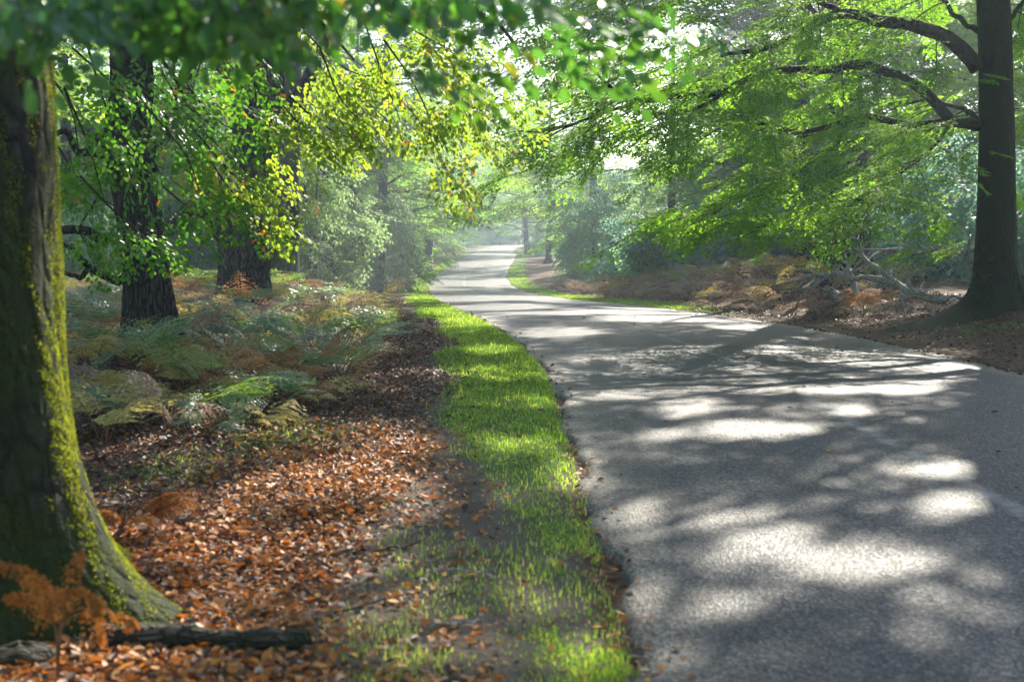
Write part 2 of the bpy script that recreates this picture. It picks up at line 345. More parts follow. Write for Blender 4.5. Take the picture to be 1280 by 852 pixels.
def catmull(P, n):
    P = np.asarray(P, float); P = np.vstack([2 * P[0] - P[1], P, 2 * P[-1] - P[-2]])
    out = []; m = len(P) - 3
    for t in np.linspace(0, m - 1e-6, n):
        i = int(t); u = t - i; a, b, c, d = P[i:i + 4]
        out.append(.5 * (2 * b + (c - a) * u + (2 * a - 5 * b + 4 * c - d) * u * u + (3 * b - a - 3 * c + d) * u ** 3))
    return np.array(out)
def tube(path, rad, ns=8, rough=0.0, cap=True):
    path = np.asarray(path, float); n = len(path); rad = np.broadcast_to(rad, n)
    T = unit(np.gradient(path, axis=0))
    ref = np.array([0, 0, 1.0]) if abs(T[0][2]) < .9 else np.array([1.0, 0, 0])
    U = unit(np.cross(T, ref)); W = np.cross(T, U)
    th = np.linspace(0, 2 * np.pi, ns, endpoint=False)
    rr = rad[:, None] * (1 + rough * rng.normal(0, 1, (n, ns)))
    V = path[:, None] + rr[..., None] * (np.cos(th)[None, :, None] * U[:, None] + np.sin(th)[None, :, None] * W[:, None])
    i = np.arange(n - 1)[:, None] * ns; j = np.arange(ns)[None, :]; j2 = (j + 1) % ns
    F = np.stack([i + j, i + j2, i + ns + j2, i + ns + j], -1).reshape(-1, 4)
    V = V.reshape(-1, 3)
    if cap:
        V = np.vstack([V, path[0], path[-1]]); a, b = n * ns, n * ns + 1
        jj = np.arange(ns); T3 = np.concatenate([np.stack([np.full(ns, a), (jj + 1) % ns, jj], 1), np.stack([np.full(ns, b), (n - 1) * ns + jj, (n - 1) * ns + (jj + 1) % ns], 1)])
        return V, [F, T3]
    return V, F
def spray_template(seed, Lm=1.0, nside=9, gap=.042, leaf=.07, droop=.12, ang=50):
    """a flat beech spray along +X: leaves and twig lines"""
    r = np.random.default_rng(seed); P, D, N_, Sz, twigs = [], [], [], [], []
    t = np.linspace(0, 1, 12); ax = np.stack([t * Lm, .05 * Lm * np.sin(t * 4 + seed), -droop * Lm * t ** 2], 1)
    twigs.append((ax, .006 * Lm, .0015))
    def along(path, g):
        seg = np.linalg.norm(np.diff(path, axis=0), axis=1); s = np.concatenate([[0], np.cumsum(seg)])
        d = np.arange(g, s[-1], g) + r.uniform(-.2, .2, len(np.arange(g, s[-1], g))) * g
        q = np.stack([np.interp(d, s, path[:, k]) for k in range(3)], 1)
        tg = unit(np.stack([np.interp(d, s, np.gradient(path[:, k], s)) for k in range(3)], 1))
        for i in range(len(d)):
            sg = 1 if i % 2 else -1; a = sg * R(48 + r.normal(0, 12))
            ca, sa = math.cos(a), math.sin(a); x, y, z = tg[i]
            P.append(q[i]); D.append([x * ca - y * sa, x * sa + y * ca, z - .18 + r.normal(0, .16)])
            N_.append([r.normal(0, .28), r.normal(0, .28), 1]); Sz.append(leaf * r.uniform(.7, 1.15))
        P.append(path[-1]); D.append(tg[-1] if len(d) else [1, 0, 0]); N_.append([0, 0, 1]); Sz.append(leaf)
    along(ax[4:], gap * 1.3)
    for k in range(nside):
        u = .1 + .82 * k / nside; b = np.array([np.interp(u, t, ax[:, i]) for i in range(3)])
        sg = 1 if k % 2 else -1; a = sg * R(ang + r.normal(0, 8)); ln = Lm * (.52 * (1 - u) + .16) * r.uniform(.8, 1.15)
        tt = np.linspace(0, 1, 7); bend = -sg * .35 * tt ** 2 * ln
        dx, dy = math.cos(a), math.sin(a)
        pth = np.stack([b[0] + dx * tt * ln - dy * bend * .5, b[1] + dy * tt * ln + dx * bend * .5, b[2] + r.uniform(-.1, .08) * ln * tt - droop * ln * tt ** 2], 1)
        twigs.append((pth, .003 * Lm, .001)); along(pth, gap)
    return np.array(P), np.array(D), np.array(N_), np.array(Sz), twigs
SPR = [spray_template(i) for i in range(5)]
SPR_BIG = [spray_template(20 + i, 1.5, 9, .085, .13, .10) for i in range(4)]
def frame(dirs, ups):
    X = unit(dirs); Y = unit(np.cross(ups, X)); Z = np.cross(X, Y); return np.stack([X, Y, Z], -1)
def place_sprays(mbL, mbW, O, Dr, Ups, sc, temps, leafscale=1.0, shape='hex', gate=None, rlo=0, rhi=1, twig=True, rbias=None):
    Rm = frame(Dr, Ups); k = rng.integers(0, len(temps), len(O))
    for t in range(len(temps)):
        m = np.where(k == t)[0]
        if not len(m): continue
        P, D, Nn, Sz, tw = temps[t]
        Pw = O[m][:, None] + np.einsum('sij,nj->sni', Rm[m], P) * sc[m][:, None, None]
        Dw = np.einsum('sij,nj->sni', Rm[m], D); Nw = np.einsum('sij,nj->sni', Rm[m], Nn)
        sz = (Sz[None] * np.sqrt(sc[m])[:, None] * leafscale) * rng.uniform(.85, 1.15, (len(m), len(P)))
        rb = rng.uniform(rlo, rhi, (len(m), len(P)))
        base = rng.uniform(0, 1, len(m))[:, None]
        rv = np.clip(.6 * rb + .4 * base, 0, 1); rv = np.where(rng.random(rv.shape) < .006, 1.0, rv * .97)
        Pw, Dw, Nw, sz, rv = Pw.reshape(-1, 3), Dw.reshape(-1, 3), Nw.reshape(-1, 3), sz.ravel(), rv.ravel()
        keep = rng.random(len(Pw)) > .08
        if gate is not None: keep &= ~gate(Pw)
        Pw, Dw, Nw, sz, rv = Pw[keep], Dw[keep], Nw[keep], sz[keep], rv[keep]
        V, F, a = leaf_geo(Pw, Dw, Nw, sz, rv, shape); mbL.add(V, F, a)
        if twig and mbW is not None:
            for s in m:
                for (pth, r0, r1) in tw[:1] if twig == 'main' else tw:
                    V, F = tube(O[s] + (Rm[s] @ pth.T).T * sc[s], np.linspace(r0, r1, len(pth)) * sc[s], 3, cap=False); mbW.add(V, F)

# ------------------------------------------------------------------ gaps cut in the canopy leaves so sun patches land on chosen spots
LIT = [(700, 418, 75, 11), (850, 398, 150, 9), (760, 385, 160, 8), (930, 412, 60, 6), (640, 372, 90, 9), (600, 350, 60, 8), (1050, 398, 60, 4),
       (860, 513, 62, 20), (940, 545, 120, 17), (830, 548, 60, 12), (1062, 522, 36, 11), (1070, 470, 95, 7), (1000, 452, 110, 6), (985, 428, 60, 5),
       (745, 452, 48, 8), (765, 474, 60, 7), (950, 690, 100, 46), (1050, 718, 150, 36), (900, 655, 70, 20), (900, 765, 70, 22), (1225, 645, 115, 25), (1170, 598, 95, 15), (1260, 590, 60, 8),
       (795, 655, 36, 40), (815, 750, 30, 40), (860, 830, 50, 16), (1120, 760, 60, 12), (1090, 640, 40, 10),
       (590, 402, 60, 14), (560, 380, 40, 10), (610, 440, 40, 10), (665, 487, 55, 20), (600, 475, 40, 10), (720, 590, 44, 34), (640, 560, 40, 14), (740, 815, 60, 44), (690, 770, 40, 15), (560, 820, 120, 18),
       (480, 570, 90, 30), (420, 620, 150, 46), (300, 690, 180, 36), (450, 690, 80, 46), (330, 745, 140, 26), (250, 640, 60, 20), (510, 640, 50, 36), (330, 800, 90, 10), (500, 760, 60, 20),
       (430, 385, 70, 16), (470, 350, 40, 14), (420, 450, 50, 14), (380, 350, 50, 10), (330, 440, 30, 12), (180, 370, 60, 12), (420, 385, 110, 26), (300, 440, 70, 22), (455, 350, 60, 22), (220, 420, 60, 14), (350, 360, 60, 12), (130, 450, 50, 14), (430, 430, 50, 14), (120, 400, 40, 10), (250, 360, 30, 10), (400, 410, 60, 12), (350, 400, 30, 10), (450, 440, 40, 12), (300, 480, 40, 12), (900, 370, 90, 12), (1000, 385, 60, 8), (700, 350, 40, 14), (1090, 405, 60, 5), (900, 385, 70, 10), (740, 350, 50, 14),
       (1230, 465, 40, 4)]
LIT = np.array(LIT, float)
LITP = [(np.array([-1.67, 4.6, z]), .18) for z in np.arange(.1, 3.3, .22)] + [(np.array([-1.5, 4.4, .25]), .3), (np.array([-1.3, 4.4, .15]), .3)]
for (px, py, Y, r) in [(420, 110, 11, .8), (470, 150, 11, .8), (520, 110, 11.5, .9), (560, 180, 11.5, .7), (500, 210, 11, .6), (330, 220, 10.5, .4), (300, 270, 10.2, .35), (270, 250, 10.2, .35), (390, 60, 11, .6), (600, 140, 12, .6),
                       (840, 40, 3, .12), (770, 40, 3, .12), (710, 60, 3, .15), (560, 90, 3.0, .1), (930, 100, 18, .8), (780, 150, 17.5, .8), (860, 60, 18, .8), (1000, 200, 18.5, .8), (900, 240, 18, .7), (680, 160, 17, .8), (1100, 230, 18.5, .7), (1060, 120, 19, .6)]:
    LITP.append((at(px, py, Y), r))
for px in range(-20, 620, 70): LITP.append((at(px, 20 + (px * 37) % 50, 2.9), .09))
for px_ in range(880, 1210, 55):
    for py_ in range(45, 310, 55):
        if (px_ * 7 + py_ * 13) % 5 < 4: LITP.append((at(px_ + (py_ % 3) * 15, py_, 18.6), .42))
for px_ in range(330, 620, 48):
    for py_ in range(30, 260, 48): LITP.append((at(px_, py_, 11.2), .40))
def gate(P):
    G = P - S * (P[:, 2:3] / S[2])
    px, py, z = project(G)
    f = np.zeros(len(P))
    for (a, b, rx, ry_) in LIT:
        f = np.maximum(f, np.exp(-(((px - a) / rx) ** 2 + ((py - b) / ry_) ** 2)))
    out = (f + .14 * wob(G[:, 0] * 2, G[:, 1] * 2, 1.3) + .16 * wob(G[:, 0] * 3.5, G[:, 1] * 6, 1.1, 3) + rng.normal(0, .11, len(P)) > .57) & (z > .5)
    off = (px < -80) | (px > 1360) | (z < 1) | (py > 900)
    out |= off & (wob(G[:, 0], G[:, 1], .9, 4) > .55)
    far = G[:, 1] > 24
    out |= far & (wob(G[:, 0], G[:, 1], .55, 5) > .3)
    for c, r in LITP:
        q = P - c; t = q @ S
        d = np.linalg.norm(q - t[:, None] * S, axis=1)
        out |= (d < r) & (t > .4)
    return out

# ------------------------------------------------------------------ trunks
def trunk_mesh(base, pts, radii, roots=(), flare=.35, nth=48, nh=60, ridge=.02, nridge=17, lump=.05, depth=.25):
    """pts: path offsets above base; roots: (angle, reach, power)"""
    path = catmull(pts, nh); s = np.linspace(0, 1, nh); rad = np.interp(s, np.linspace(0, 1, len(radii)), radii)
    h = path[:, 2]; th = np.linspace(0, 2 * np.pi, nth, endpoint=False)
    ph = rng.uniform(0, 6.28, 6)
    rr = rad[:, None] * np.ones(nth)[None]
    lum = np.sin(3 * th[None] + 2.2 * h[:, None] + ph[0]) * .5 + np.sin(2 * th[None] - 1.3 * h[:, None] + ph[1]) + .5 * np.sin(5 * th[None] + 4.1 * h[:, None] + ph[2])
    rr *= 1 + lump * lum / 2
    rid = np.abs(np.sin(nridge / 2 * th[None] + 1.2 * np.sin(h[:, None] * 2.3 + ph[3]) + .8 * np.sin(h[:, None] * 6 + 3 * th[None])))
    rr *= 1 - ridge * (1 - rid) ** 2 * 2 + ridge * rng.normal(0, .25, rr.shape)
    for (a, reach, pw) in roots:
        d = np.maximum(0, np.cos(th - a)) ** pw
        rr += reach * d[None] * (np.exp(-np.maximum(h, -.35) / flare))[:, None]
    V = path[:, None] + rr[..., None] * np.stack([np.cos(th), np.sin(th), 0 * th], -1)[None]
    V = V.reshape(-1, 3) + np.asarray(base)[None]
    i = np.arange(nh - 1)[:, None] * nth; j = np.arange(nth)[None]; j2 = (j + 1) % nth
    F = np.stack([i + j, i + j2, i + nth + j2, i + nth + j], -1).reshape(-1, 4)
    top = len(V); V = np.vstack([V, path[-1] + base])
    jj = np.arange(nth); T3 = np.stack([np.full(nth, top), (nh - 1) * nth + jj, (nh - 1) * nth + (jj + 1) % nth], 1)
    return V, [F, T3]
def limb_obj(parent, off, pts, r0, r1, mat, n=26, ns=9, rough=.06, name='limb', wig=.0, label=None):
    p = catmull(pts, n)
    if wig: p[2:-1] += _smoothnoise(n, wig)[2:-1]
    s = np.linspace(0, 1, n)
    V, F = tube(p - off, r1 + (r0 - r1) * (1 - s) ** .9, ns, rough)
    o = build(name, V, F, mat, parent, smooth=True)
    if label: o['label'] = label
    return p
def _smoothnoise(n, amp):
    a = rng.normal(0, 1, (n, 3)); k = np.hanning(7); k /= k.sum()
    return np.stack([np.convolve(a[:, i], k, mode='same') for i in range(3)], 1) * amp * 2
def sprays_along(p, t0, n, spread=65, droop=-.1, jit=.1, up=(0, 0, 1), tilt=.25):
    """origins and directions of sprays leaving a limb path"""
    t = np.sort(rng.uniform(t0, 1, n)); idx = t * (len(p) - 1)
    O = np.stack([np.interp(idx, np.arange(len(p)), p[:, k]) for k in range(3)], 1) + rng.normal(0, jit, (n, 3))
    T = unit(np.gradient(p, axis=0)); Tg = T[np.clip(idx.astype(int), 0, len(p) - 1)].copy(); Tg[:, 2] *= .4
    a = np.where(np.arange(n) % 2, 1, -1) * np.radians(rng.uniform(15, spread, n)) * (1 - .6 * t)
    D = np.stack([Tg[:, 0] * np.cos(a) - Tg[:, 1] * np.sin(a), Tg[:, 0] * np.sin(a) + Tg[:, 1] * np.cos(a), Tg[:, 2] + droop + rng.normal(0, .12, n)], 1)
    U = np.array(up)[None] + rng.normal(0, tilt, (n, 3))
    return O, unit(D), U

# canopy added along sun rays, mostly out of view, to shade the lane: sprays are shared out among the trees that stand beside it
CANOPY = {}
def canopy_points():
    n = 7500
    G = np.stack([rng.uniform(-9.5, 8.5, n), rng.uniform(-1, 47, n), np.zeros(n)], 1)
    H = rng.uniform(9, 13.5, n)
    P = G + S[None] * (H / S[2])[:, None]
    P[:, 2] += np.clip((P[:, 1] - 40) * .12, 0, 3)
    m = ~gate(P) | (rng.random(n) < .3)
    return P[m]
CP = canopy_points()
# tree bases that carry it
BEECH_R = np.array([8.04, 20.0, float(terrain(8.04, 20.0))])
SITES = {'beech_r': (8.04, 20.0), 'old': (8.3, 29.5), 'side': (14.2, 25.5), 'back1': (9.8, 41.0), 'back2': (10.5, 53.0), 'oak2': (-5.85, 26.5), 'left_mossy': (-8.6, 45.5), 'mid': (8.2, 62.0)}
names = list(SITES); sxy = np.array([SITES[k] for k in names])
near = np.argmin(((CP[:, None, :2] - sxy[None]) ** 2).sum(-1), 1)
def add_canopy(key, tree, off, trunk_top, bark, mat='canopy'):
    m = CP[near == names.index(key)]
    if not len(m): return
    mbL = Mb(); mbW = Mb()
    c = np.array([*SITES[key], 0])
    D = m - c; D[:, 2] = rng.normal(-.3, .5, len(m)); D[:, :2] += rng.normal(0, 1.5, (len(m), 2))
    place_sprays(mbL, None, m - unit(D) * .7, unit(D), np.array([0, 0, 1.0]) + rng.normal(0, .22, (len(m), 3)), rng.uniform(.8, 1.25, len(m)), SPR_BIG, 1.0, 'hex', gate)
    mbL.make('crown', M[mat], tree, off=off)
    sel = m[np.argsort(-np.linalg.norm(m[:, :2] - c[:2], axis=1))][:max(40, len(m) // 3)]
    sel = sel[rng.permutation(len(sel))]; made = 0
    for e in sel:
        st = np.array([trunk_top[0], trunk_top[1], rng.uniform(.5, .9) * trunk_top[2]]); st[:2] += (off[:2] - trunk_top[:2]) * (1 - st[2] / trunk_top[2])
        mid = st * .5 + e * .5 + np.array([0, 0, .7])
        q = catmull([st, mid, e - [0, 0, .1]], 40)
        if gate(q[8:]).mean() > .22 or made >= 7: continue
        limb_obj(tree, off, [st, mid, e - [0, 0, .1]], .06, .012, bark, 14, 6, .04, wig=.08); made += 1

# ------------------------------------------------------------------ right beech with the long limbs
b = BEECH_R
beech_r = empty('beech_tree', b, 'tall dark mossy beech right of the lane with long limbs reaching left over the road', 'tree')
Vt, Ft = trunk_mesh((0, 0, 0), [(0.1, 0, -.6), (.08, 0, .2), (.0, 0, .9), (-.03, 0, 2.5), (-.17, 0, 5), (-.35, .1, 8), (-.2, .2, 12.5)], [.40, .34, .31, .29, .26, .22, .06],
                    [(math.pi * 1.04, .55, 16), (math.pi * 1.27, .40, 18), (math.pi * .75, .3, 8), (-.15, .5, 14), (-.9, .42, 18), (-1.5, .3, 24), (-1.95, .34, 26), (math.pi * 1.15, .3, 30), (.9, .4, 8)], .30, 110, 110, .012, 9, .05)
build('trunk', Vt, Ft, M['bark_beech'], beech_r, smooth=True)
def P_(seq): return [at(px, py, Y) for (px, py, Y) in seq]
LB = [P_([(1222, 85, 20), (1190, 52, 19.9), (1140, 33, 19.7), (1090, 22, 19.5), (1050, 16, 19.2), (1000, 42, 18.8), (970, 56, 18.5), (900, 70, 18)]),
      P_([(1226, 158, 20), (1190, 150, 19.8), (1150, 112, 19.6), (1100, 88, 19.3), (1070, 82, 19), (1020, 88, 18.7), (950, 92, 18.3), (900, 116, 18), (855, 120, 17.7), (800, 125, 17.4), (765, 108, 17.2), (738, 84, 17)]),
      P_([(1226, 156, 20), (1180, 154, 19.8), (1130, 156, 19.5), (1085, 145, 19.2), (1060, 151, 19), (1010, 165, 18.7), (970, 160, 18.3), (935, 148, 18), (915, 128, 17.8)]),
      P_([(905, 116, 18), (870, 138, 17.8), (820, 142, 17.5), (780, 136, 17.2), (735, 148, 17), (690, 160, 16.8), (640, 166, 16.6)]),
      P_([(1060, 150, 19), (1038, 190, 18.7), (1000, 212, 18.4), (950, 235, 18.1), (900, 262, 17.8), (860, 285, 17.5)]),
      P_([(1190, 150, 19.8), (1160, 190, 19.4), (1128, 215, 19), (1090, 245, 18.7), (1050, 262, 18.4), (1000, 290, 18.1)]),
      P_([(1052, 16, 19.2), (1010, -2, 18.9), (960, -14, 18.5), (880, -20, 18), (800, -6, 17.5), (720, 30, 17)]),
      P_([(1224, 40, 20), (1195, 20, 20.2), (1170, -10, 20.6), (1130, -50, 21)]),
      P_([(1232, 60, 20), (1265, 20, 20.3), (1300, -30, 20.8), (1350, -70, 21)]),
      P_([(1226, 152, 20), (1200, 135, 20.6), (1160, 128, 21.5), (1100, 130, 22.5), (1040, 120, 23.5)])]
LBr = [(.135, .03), (.10, .018), (.075, .014), (.035, .010), (.03, .008), (.03, .008), (.05, .01), (.05, .015), (.05, .012), (.05, .012)]
VT_R = Vt
mbL = Mb(); mbW = Mb()
for i, (pts, rr) in enumerate(zip(LB, LBr)):
    p = limb_obj(beech_r, b, pts, *rr, M['bark_beech'], 44, 8, .05, wig=.015)
    ln = np.linalg.norm(np.diff(p, axis=0), axis=1).sum()
    O, D, U = sprays_along(p, .3, int(ln * 6.5), 75, -.12, .2)
    place_sprays(mbL, mbW, O, D, U, rng.uniform(.5, 1.05, len(O)), SPR, .92, twig='main')
    # secondary drooping branches with their own sprays
    for k in range(int(ln * 2.1)):
        t = rng.uniform(.15, .95); q = p[int(t * 43)]; tg = unit(p[min(43, int(t * 43) + 1)] - p[int(t * 43) - 1])
        a = rng.choice([-1, 1]) * R(rng.uniform(30, 70)); L = rng.uniform(.8, 1.9)
        d = np.array([tg[0] * math.cos(a) - tg[1] * math.sin(a), tg[0] * math.sin(a) + tg[1] * math.cos(a), (-.1 - rng.uniform(0, .35)) * (q[2] > 2.6)])
        tt = np.linspace(0, 1, 10)[:, None]
        q2 = q + d * L * tt + np.array([0, 0, -.28 * L]) * tt ** 2 + _smoothnoise(10, .02)
        V, F = tube(q2, np.linspace(.013, .004, 10), 4, cap=False); mbW.add(V, F)
        O, D, U = sprays_along(q2, .2, int(L * 5), 70, -.15, .05)
        place_sprays(mbL, mbW, O, D, U, rng.uniform(.4, .85, len(O)), SPR, .92, twig='main')
# lower curtain of sprays in front of the understorey
n = 140
px = rng.uniform(860, 1215, n); py = 335 - rng.beta(1.2, 1.1, n) * 190 * np.clip((px - 820) / 200, .4, 1)
py = np.minimum(py, 322 - (1215 - px) * .16 + rng.normal(0, 6, n))
O = np.array([at(x, y, 18.6 + 1.2 * rng.normal()) for x, y in zip(px, py)])
D = unit(np.stack([rng.normal(-.8, .3, n), rng.normal(-.35, .5, n), rng.normal(-.2, .12, n)], 1))
place_sprays(mbL, mbW, O, D, np.array([0, 0, 1.0]) + rng.normal(0, .25, (n, 3)), rng.uniform(.5, 1.0, n), SPR, .95, twig='main')
n = 150
px = rng.uniform(600, 930, n); py = 150 - (px - 600) * .10 - rng.beta(1, 1.1, n) * 175
O = np.array([at(x, y, 17.2 + .7 * rng.normal()) for x, y in zip(px, py)])
D = unit(np.stack([rng.normal(-.9, .25, n), rng.normal(-.3, .45, n), rng.normal(-.30, .12, n)], 1))
place_sprays(mbL, mbW, O, D, np.array([0, 0, 1.0]) + rng.normal(0, .25, (n, 3)), rng.uniform(.5, 1.05, n), SPR, .92, twig='main')
# wisps that grow straight off the trunk
O = np.array([at(x, y, 19.6) for x, y in [(1225, 195), (1235, 190), (1262, 180), (1270, 185), (1228, 92), (1240, 100)]]); D = unit(np.array([[-1, -.4, -.2], [.4, -.8, -.1], [1, -.5, -.2], [1, .1, 0], [.5, -.8, -.2], [-.4, -.8, -.1]]))
place_sprays(mbL, mbW, O, D, np.array([0, 0, 1.0]) + rng.normal(0, .2, (6, 3)), np.full(6, .45), SPR, 1.0, twig='main')
n = 46
O = np.array([at(x, y, 22.0 + .8 * rng.normal()) for x, y in zip(rng.uniform(1262, 1330, n), rng.uniform(-20, 335, n))]); D = unit(np.stack([rng.normal(.2, .7, n), rng.normal(-.4, .5, n), rng.normal(-.15, .12, n)], 1))
place_sprays(mbL, mbW, O, D, np.array([0, 0, 1.0]) + rng.normal(0, .25, (n, 3)), rng.uniform(.5, .95, n), SPR, .95, twig='main')
mbW.make('twigs', M['bark_dark'], beech_r, off=b); mbL.make('foliage', M['beech_lime'], beech_r, off=b)
add_canopy('beech_r', beech_r, b, np.array([b[0] - .3, b[1] + .1, 12.0]), M['bark_beech'])

# ------------------------------------------------------------------ foreground beech at the left
fb = np.array([-2.24, 4.75, .03])
beech_f = empty('beech_tree', fb, 'huge moss covered beech trunk at the left edge with sunlit rim and spreading root', 'tree')
Vt, Ft = trunk_mesh((0, 0, 0), [(0, 0, -.25), (0, 0, .1), (0, 0, .5), (-.02, 0, 1.1), (-.03, 0, 2.2), (-.06, .03, 3.6), (-.1, .1, 6), (0, .2, 9), (.1, .3, 12)], [.47, .465, .46, .455, .445, .42, .36, .26, .08],
                    [(-.22, .50, 7), (-1.4, .4, 8), (1.2, .5, 8), (2.6, .5, 8), (-2.4, .45, 8)], .30, 120, 200, .012, 11, .035)
build('trunk', Vt, Ft, M['bark_beech'], beech_f, smooth=True)
def moss_fuzz(Vt, nth, nh, n, parent, mat, zmax, Lr=(.004, .010), arc=None):
    A = Vt[:nth * nh].reshape(nh, nth, 3)
    i = rng.integers(1, nh - 2, n); j = rng.integers(0, nth, n); u, v = rng.random(n)[:, None], rng.random(n)[:, None]
    a, b_, c = A[i, j], A[i, (j + 1) % nth], A[i + 1, j]
    P = a + (b_ - a) * u + (c - a) * v; Nr = unit(np.cross(b_ - a, c - a))
    ang_ = np.arctan2(P[:, 1], P[:, 0])
    dens = (wob(P[:, 0] * 9 + P[:, 1] * 7, P[:, 2] * 2.6, 1.0, 2) + .5 * wob(P[:, 1] * 21, P[:, 2] * 14, 1.0, 5) + rng.normal(0, .12, n) > .72 - 1.2 * sstep(-.8, .25, ang_)) & (P[:, 2] < zmax) & (P[:, 2] > -.1)
    if arc: th = np.arctan2(P[:, 1], P[:, 0]); dens &= (th > arc[0]) & (th < arc[1])
    P, Nr = P[dens], Nr[dens]; m = len(P)
    D = unit(Nr + rng.normal(0, .75, (m, 3)) + [0, 0, -.15])
    V, F, a_ = leaf_geo(P - Nr * .003, D, rng.normal(0, 1, (m, 3)), rng.uniform(*Lr, m), rng.uniform(0, 1, m), 'kite')
    build('moss', V, F, mat, parent, rnd=a_)
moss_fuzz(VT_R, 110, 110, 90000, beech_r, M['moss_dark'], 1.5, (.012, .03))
moss_fuzz(Vt, 120, 200, 1300000, beech_f, M['moss'], 3.3, arc=(-.95, 1.2))  # sunward arc only; moss coloured brighter than the bark moss for a sunlit rim
mbL = Mb(); mbW = Mb(); mbD = Mb(); mbS = Mb()
top = fb + np.array([0, 0, 3.3])
# low branch whose leaves hang close in front of the lens
lp = limb_obj(beech_f, fb, [fb + [.3, -.2, 2.6], fb + [.8, -.9, 2.55], [-.75, 3.2, 2.42], [0, 2.95, 2.36], [.45, 2.9, 2.25], [.62, 2.85, 2.14]], .04, .006, M['bark_dark'], 30, 7)
specs = [(-20, 20, 40), (60, 20, 40), (140, 30, 45), (200, 20, 40), (260, 40, 45), (330, 30, 45), (400, 40, 50), (460, 35, 45), (520, 50, 45), (570, 30, 40)]
nb = 120
px = rng.uniform(-60, 600, nb); edge = np.interp(px, [-60, 0, 90, 170, 240, 330, 400, 480, 560, 600], [100, 95, 85, 78, 70, 62, 75, 62, 85, 55])
py = edge * rng.beta(1.3, 1.0, nb) - 96
Yb = rng.uniform(2.4, 3.3, nb)
O = np.array([at(a, q, y) for a, q, y in zip(px, py, Yb)])
D = unit(np.stack([rng.normal(.5, .6, nb), rng.normal(-.2, .6, nb), rng.normal(-.35, .2, nb)], 1))
TW = [spray_template(60 + i, .26, 4, .034, .052, .2) for i in range(4)]
place_sprays(mbS, mbD, O, D, np.array([0, 0, 1.0]) + rng.normal(0, .4, (nb, 3)), rng.uniform(.8, 1.1, nb), TW, 1.0)
# thinner end of that branch, its leaf colours biased lighter as if sunlit
O = np.array([at(x, y, Y) for x, y, Y in [(600, 30, 2.9), (640, 35, 2.9), (680, 38, 2.95), (700, 60, 2.9), (720, 68, 2.95), (760, 25, 3), (790, 35, 3), (810, 45, 3), (830, 30, 3.05), (740, 5, 3), (660, 10, 2.9), (540, 85, 2.6), (560, 80, 2.6), (520, 75, 2.6)]])
n = len(O); D = unit(np.stack([rng.normal(.7, .3, n), rng.normal(-.2, .5, n), rng.normal(-.3, .2, n)], 1))
place_sprays(mbS, mbD, O, D, np.array([0, 0, 1.0]) + rng.normal(0, .4, (n, 3)), rng.uniform(.55, .8, n), TW, 1.0, rlo=.5)
mbS.make('foliage', M['beech_near'], beech_f, off=fb)
# high limbs going out over the bracken, hanging branches with leaves lit from behind
mbS = Mb()
lims = [[top, (-2.0, 7.5, 4.9), (-1.6, 9.6, 4.75), (-.9, 11.0, 4.3), (-.2, 11.8, 3.75), (.1, 12.2, 3.35)],
        [top + [0, 0, -.3], (-2.4, 7.2, 4.2), (-2.3, 9.2, 4.1), (-1.9, 10.6, 3.75), (-1.5, 11.6, 3.2)],
        [top + [0, 0, -.6], (-3.2, 6.8, 3.6), (-3.4, 8.6, 3.5), (-3.0, 9.8, 3.05), (-2.6, 10.4, 2.5)],
        [top + [0, 0, .2], (-1.3, 7.2, 4.9), (-.9, 9.2, 4.7), (-.5, 10.4, 4.2)],
        [top + [0, 0, -.5], (-3.9, 7.6, 3.7), (-4.3, 9.6, 3.3), (-4.4, 10.8, 2.7)]]
for L in lims: limb_obj(beech_f, fb, L, .05, .012, M['bark_dark'], 30, 7, .04, wig=.03)
hang_lit = [((300, 20), (340, 110), (372, 170)), ((440, -20), (470, 70), (500, 150)), ((480, 50), (520, 110), (555, 190)), ((360, -20), (400, 60), (440, 120)), ((400, 60), (430, 130), (480, 170)), ((520, -10), (560, 70), (590, 140)),
            ((230, 75), (255, 170), (262, 240)), ((200, 85), (240, 160), (270, 230)), ((262, 200), (300, 250), (340, 262)), ((240, 160), (290, 215), (345, 240)), ((540, 90), (575, 140), (610, 165)), ((360, 120), (410, 160), (470, 185)), ((420, -20), (520, 40), (600, 80)), ((560, 60), (600, 110), (640, 130)), ((380, 40), (440, 90), (520, 100)), ((480, 100), (530, 160), (560, 215)), ((330, 100), (370, 150), (420, 180))]
hang_dk = [((110, 60), (140, 150), (190, 215)), ((70, 180), (110, 235), (190, 285)), ((170, 20), (190, 110), (180, 200)), ((280, 40), (255, 70), (235, 130)), ((80, 110), (110, 180), (130, 250)), ((100, 220), (150, 270), (200, 300)), ((200, 230), (250, 270), (300, 285)), ((230, 100), (270, 150), (330, 175)), ((60, 90), (90, 140), (100, 210)), ((140, 60), (220, 130), (290, 200)), ((120, 250), (100, 290), (130, 320)),
           ((180, 130), (230, 190), (250, 240)), ((90, 60), (150, 110), (220, 150)), ((300, 60), (320, 120), (310, 180))]
SPM = [spray_template(80 + i, .55, 6, .048, .075, .22) for i in range(5)]
for lit_, hs in ((1, hang_lit), (0, hang_dk)):
    mL = mbS if lit_ else mbL
    for hh in hs:
        Y0 = rng.uniform(10.4, 11.8) if lit_ else rng.uniform(9.2, 10.6)
        p = catmull([at(x, y, Y0 + .2 * k) for k, (x, y) in enumerate(hh)], 16)
        V, F = tube(p, np.linspace(.011, .004, 16), 5, cap=False); mbD.add(V, F)
        ns_ = 11 if lit_ else 6
        O, D, U = sprays_along(p, .02, ns_, 85, -.2, .1, tilt=.45)
        place_sprays(mL, mbD, O, D, U, rng.uniform(.6, 1.1, len(O)), SPM, .9, twig='main')
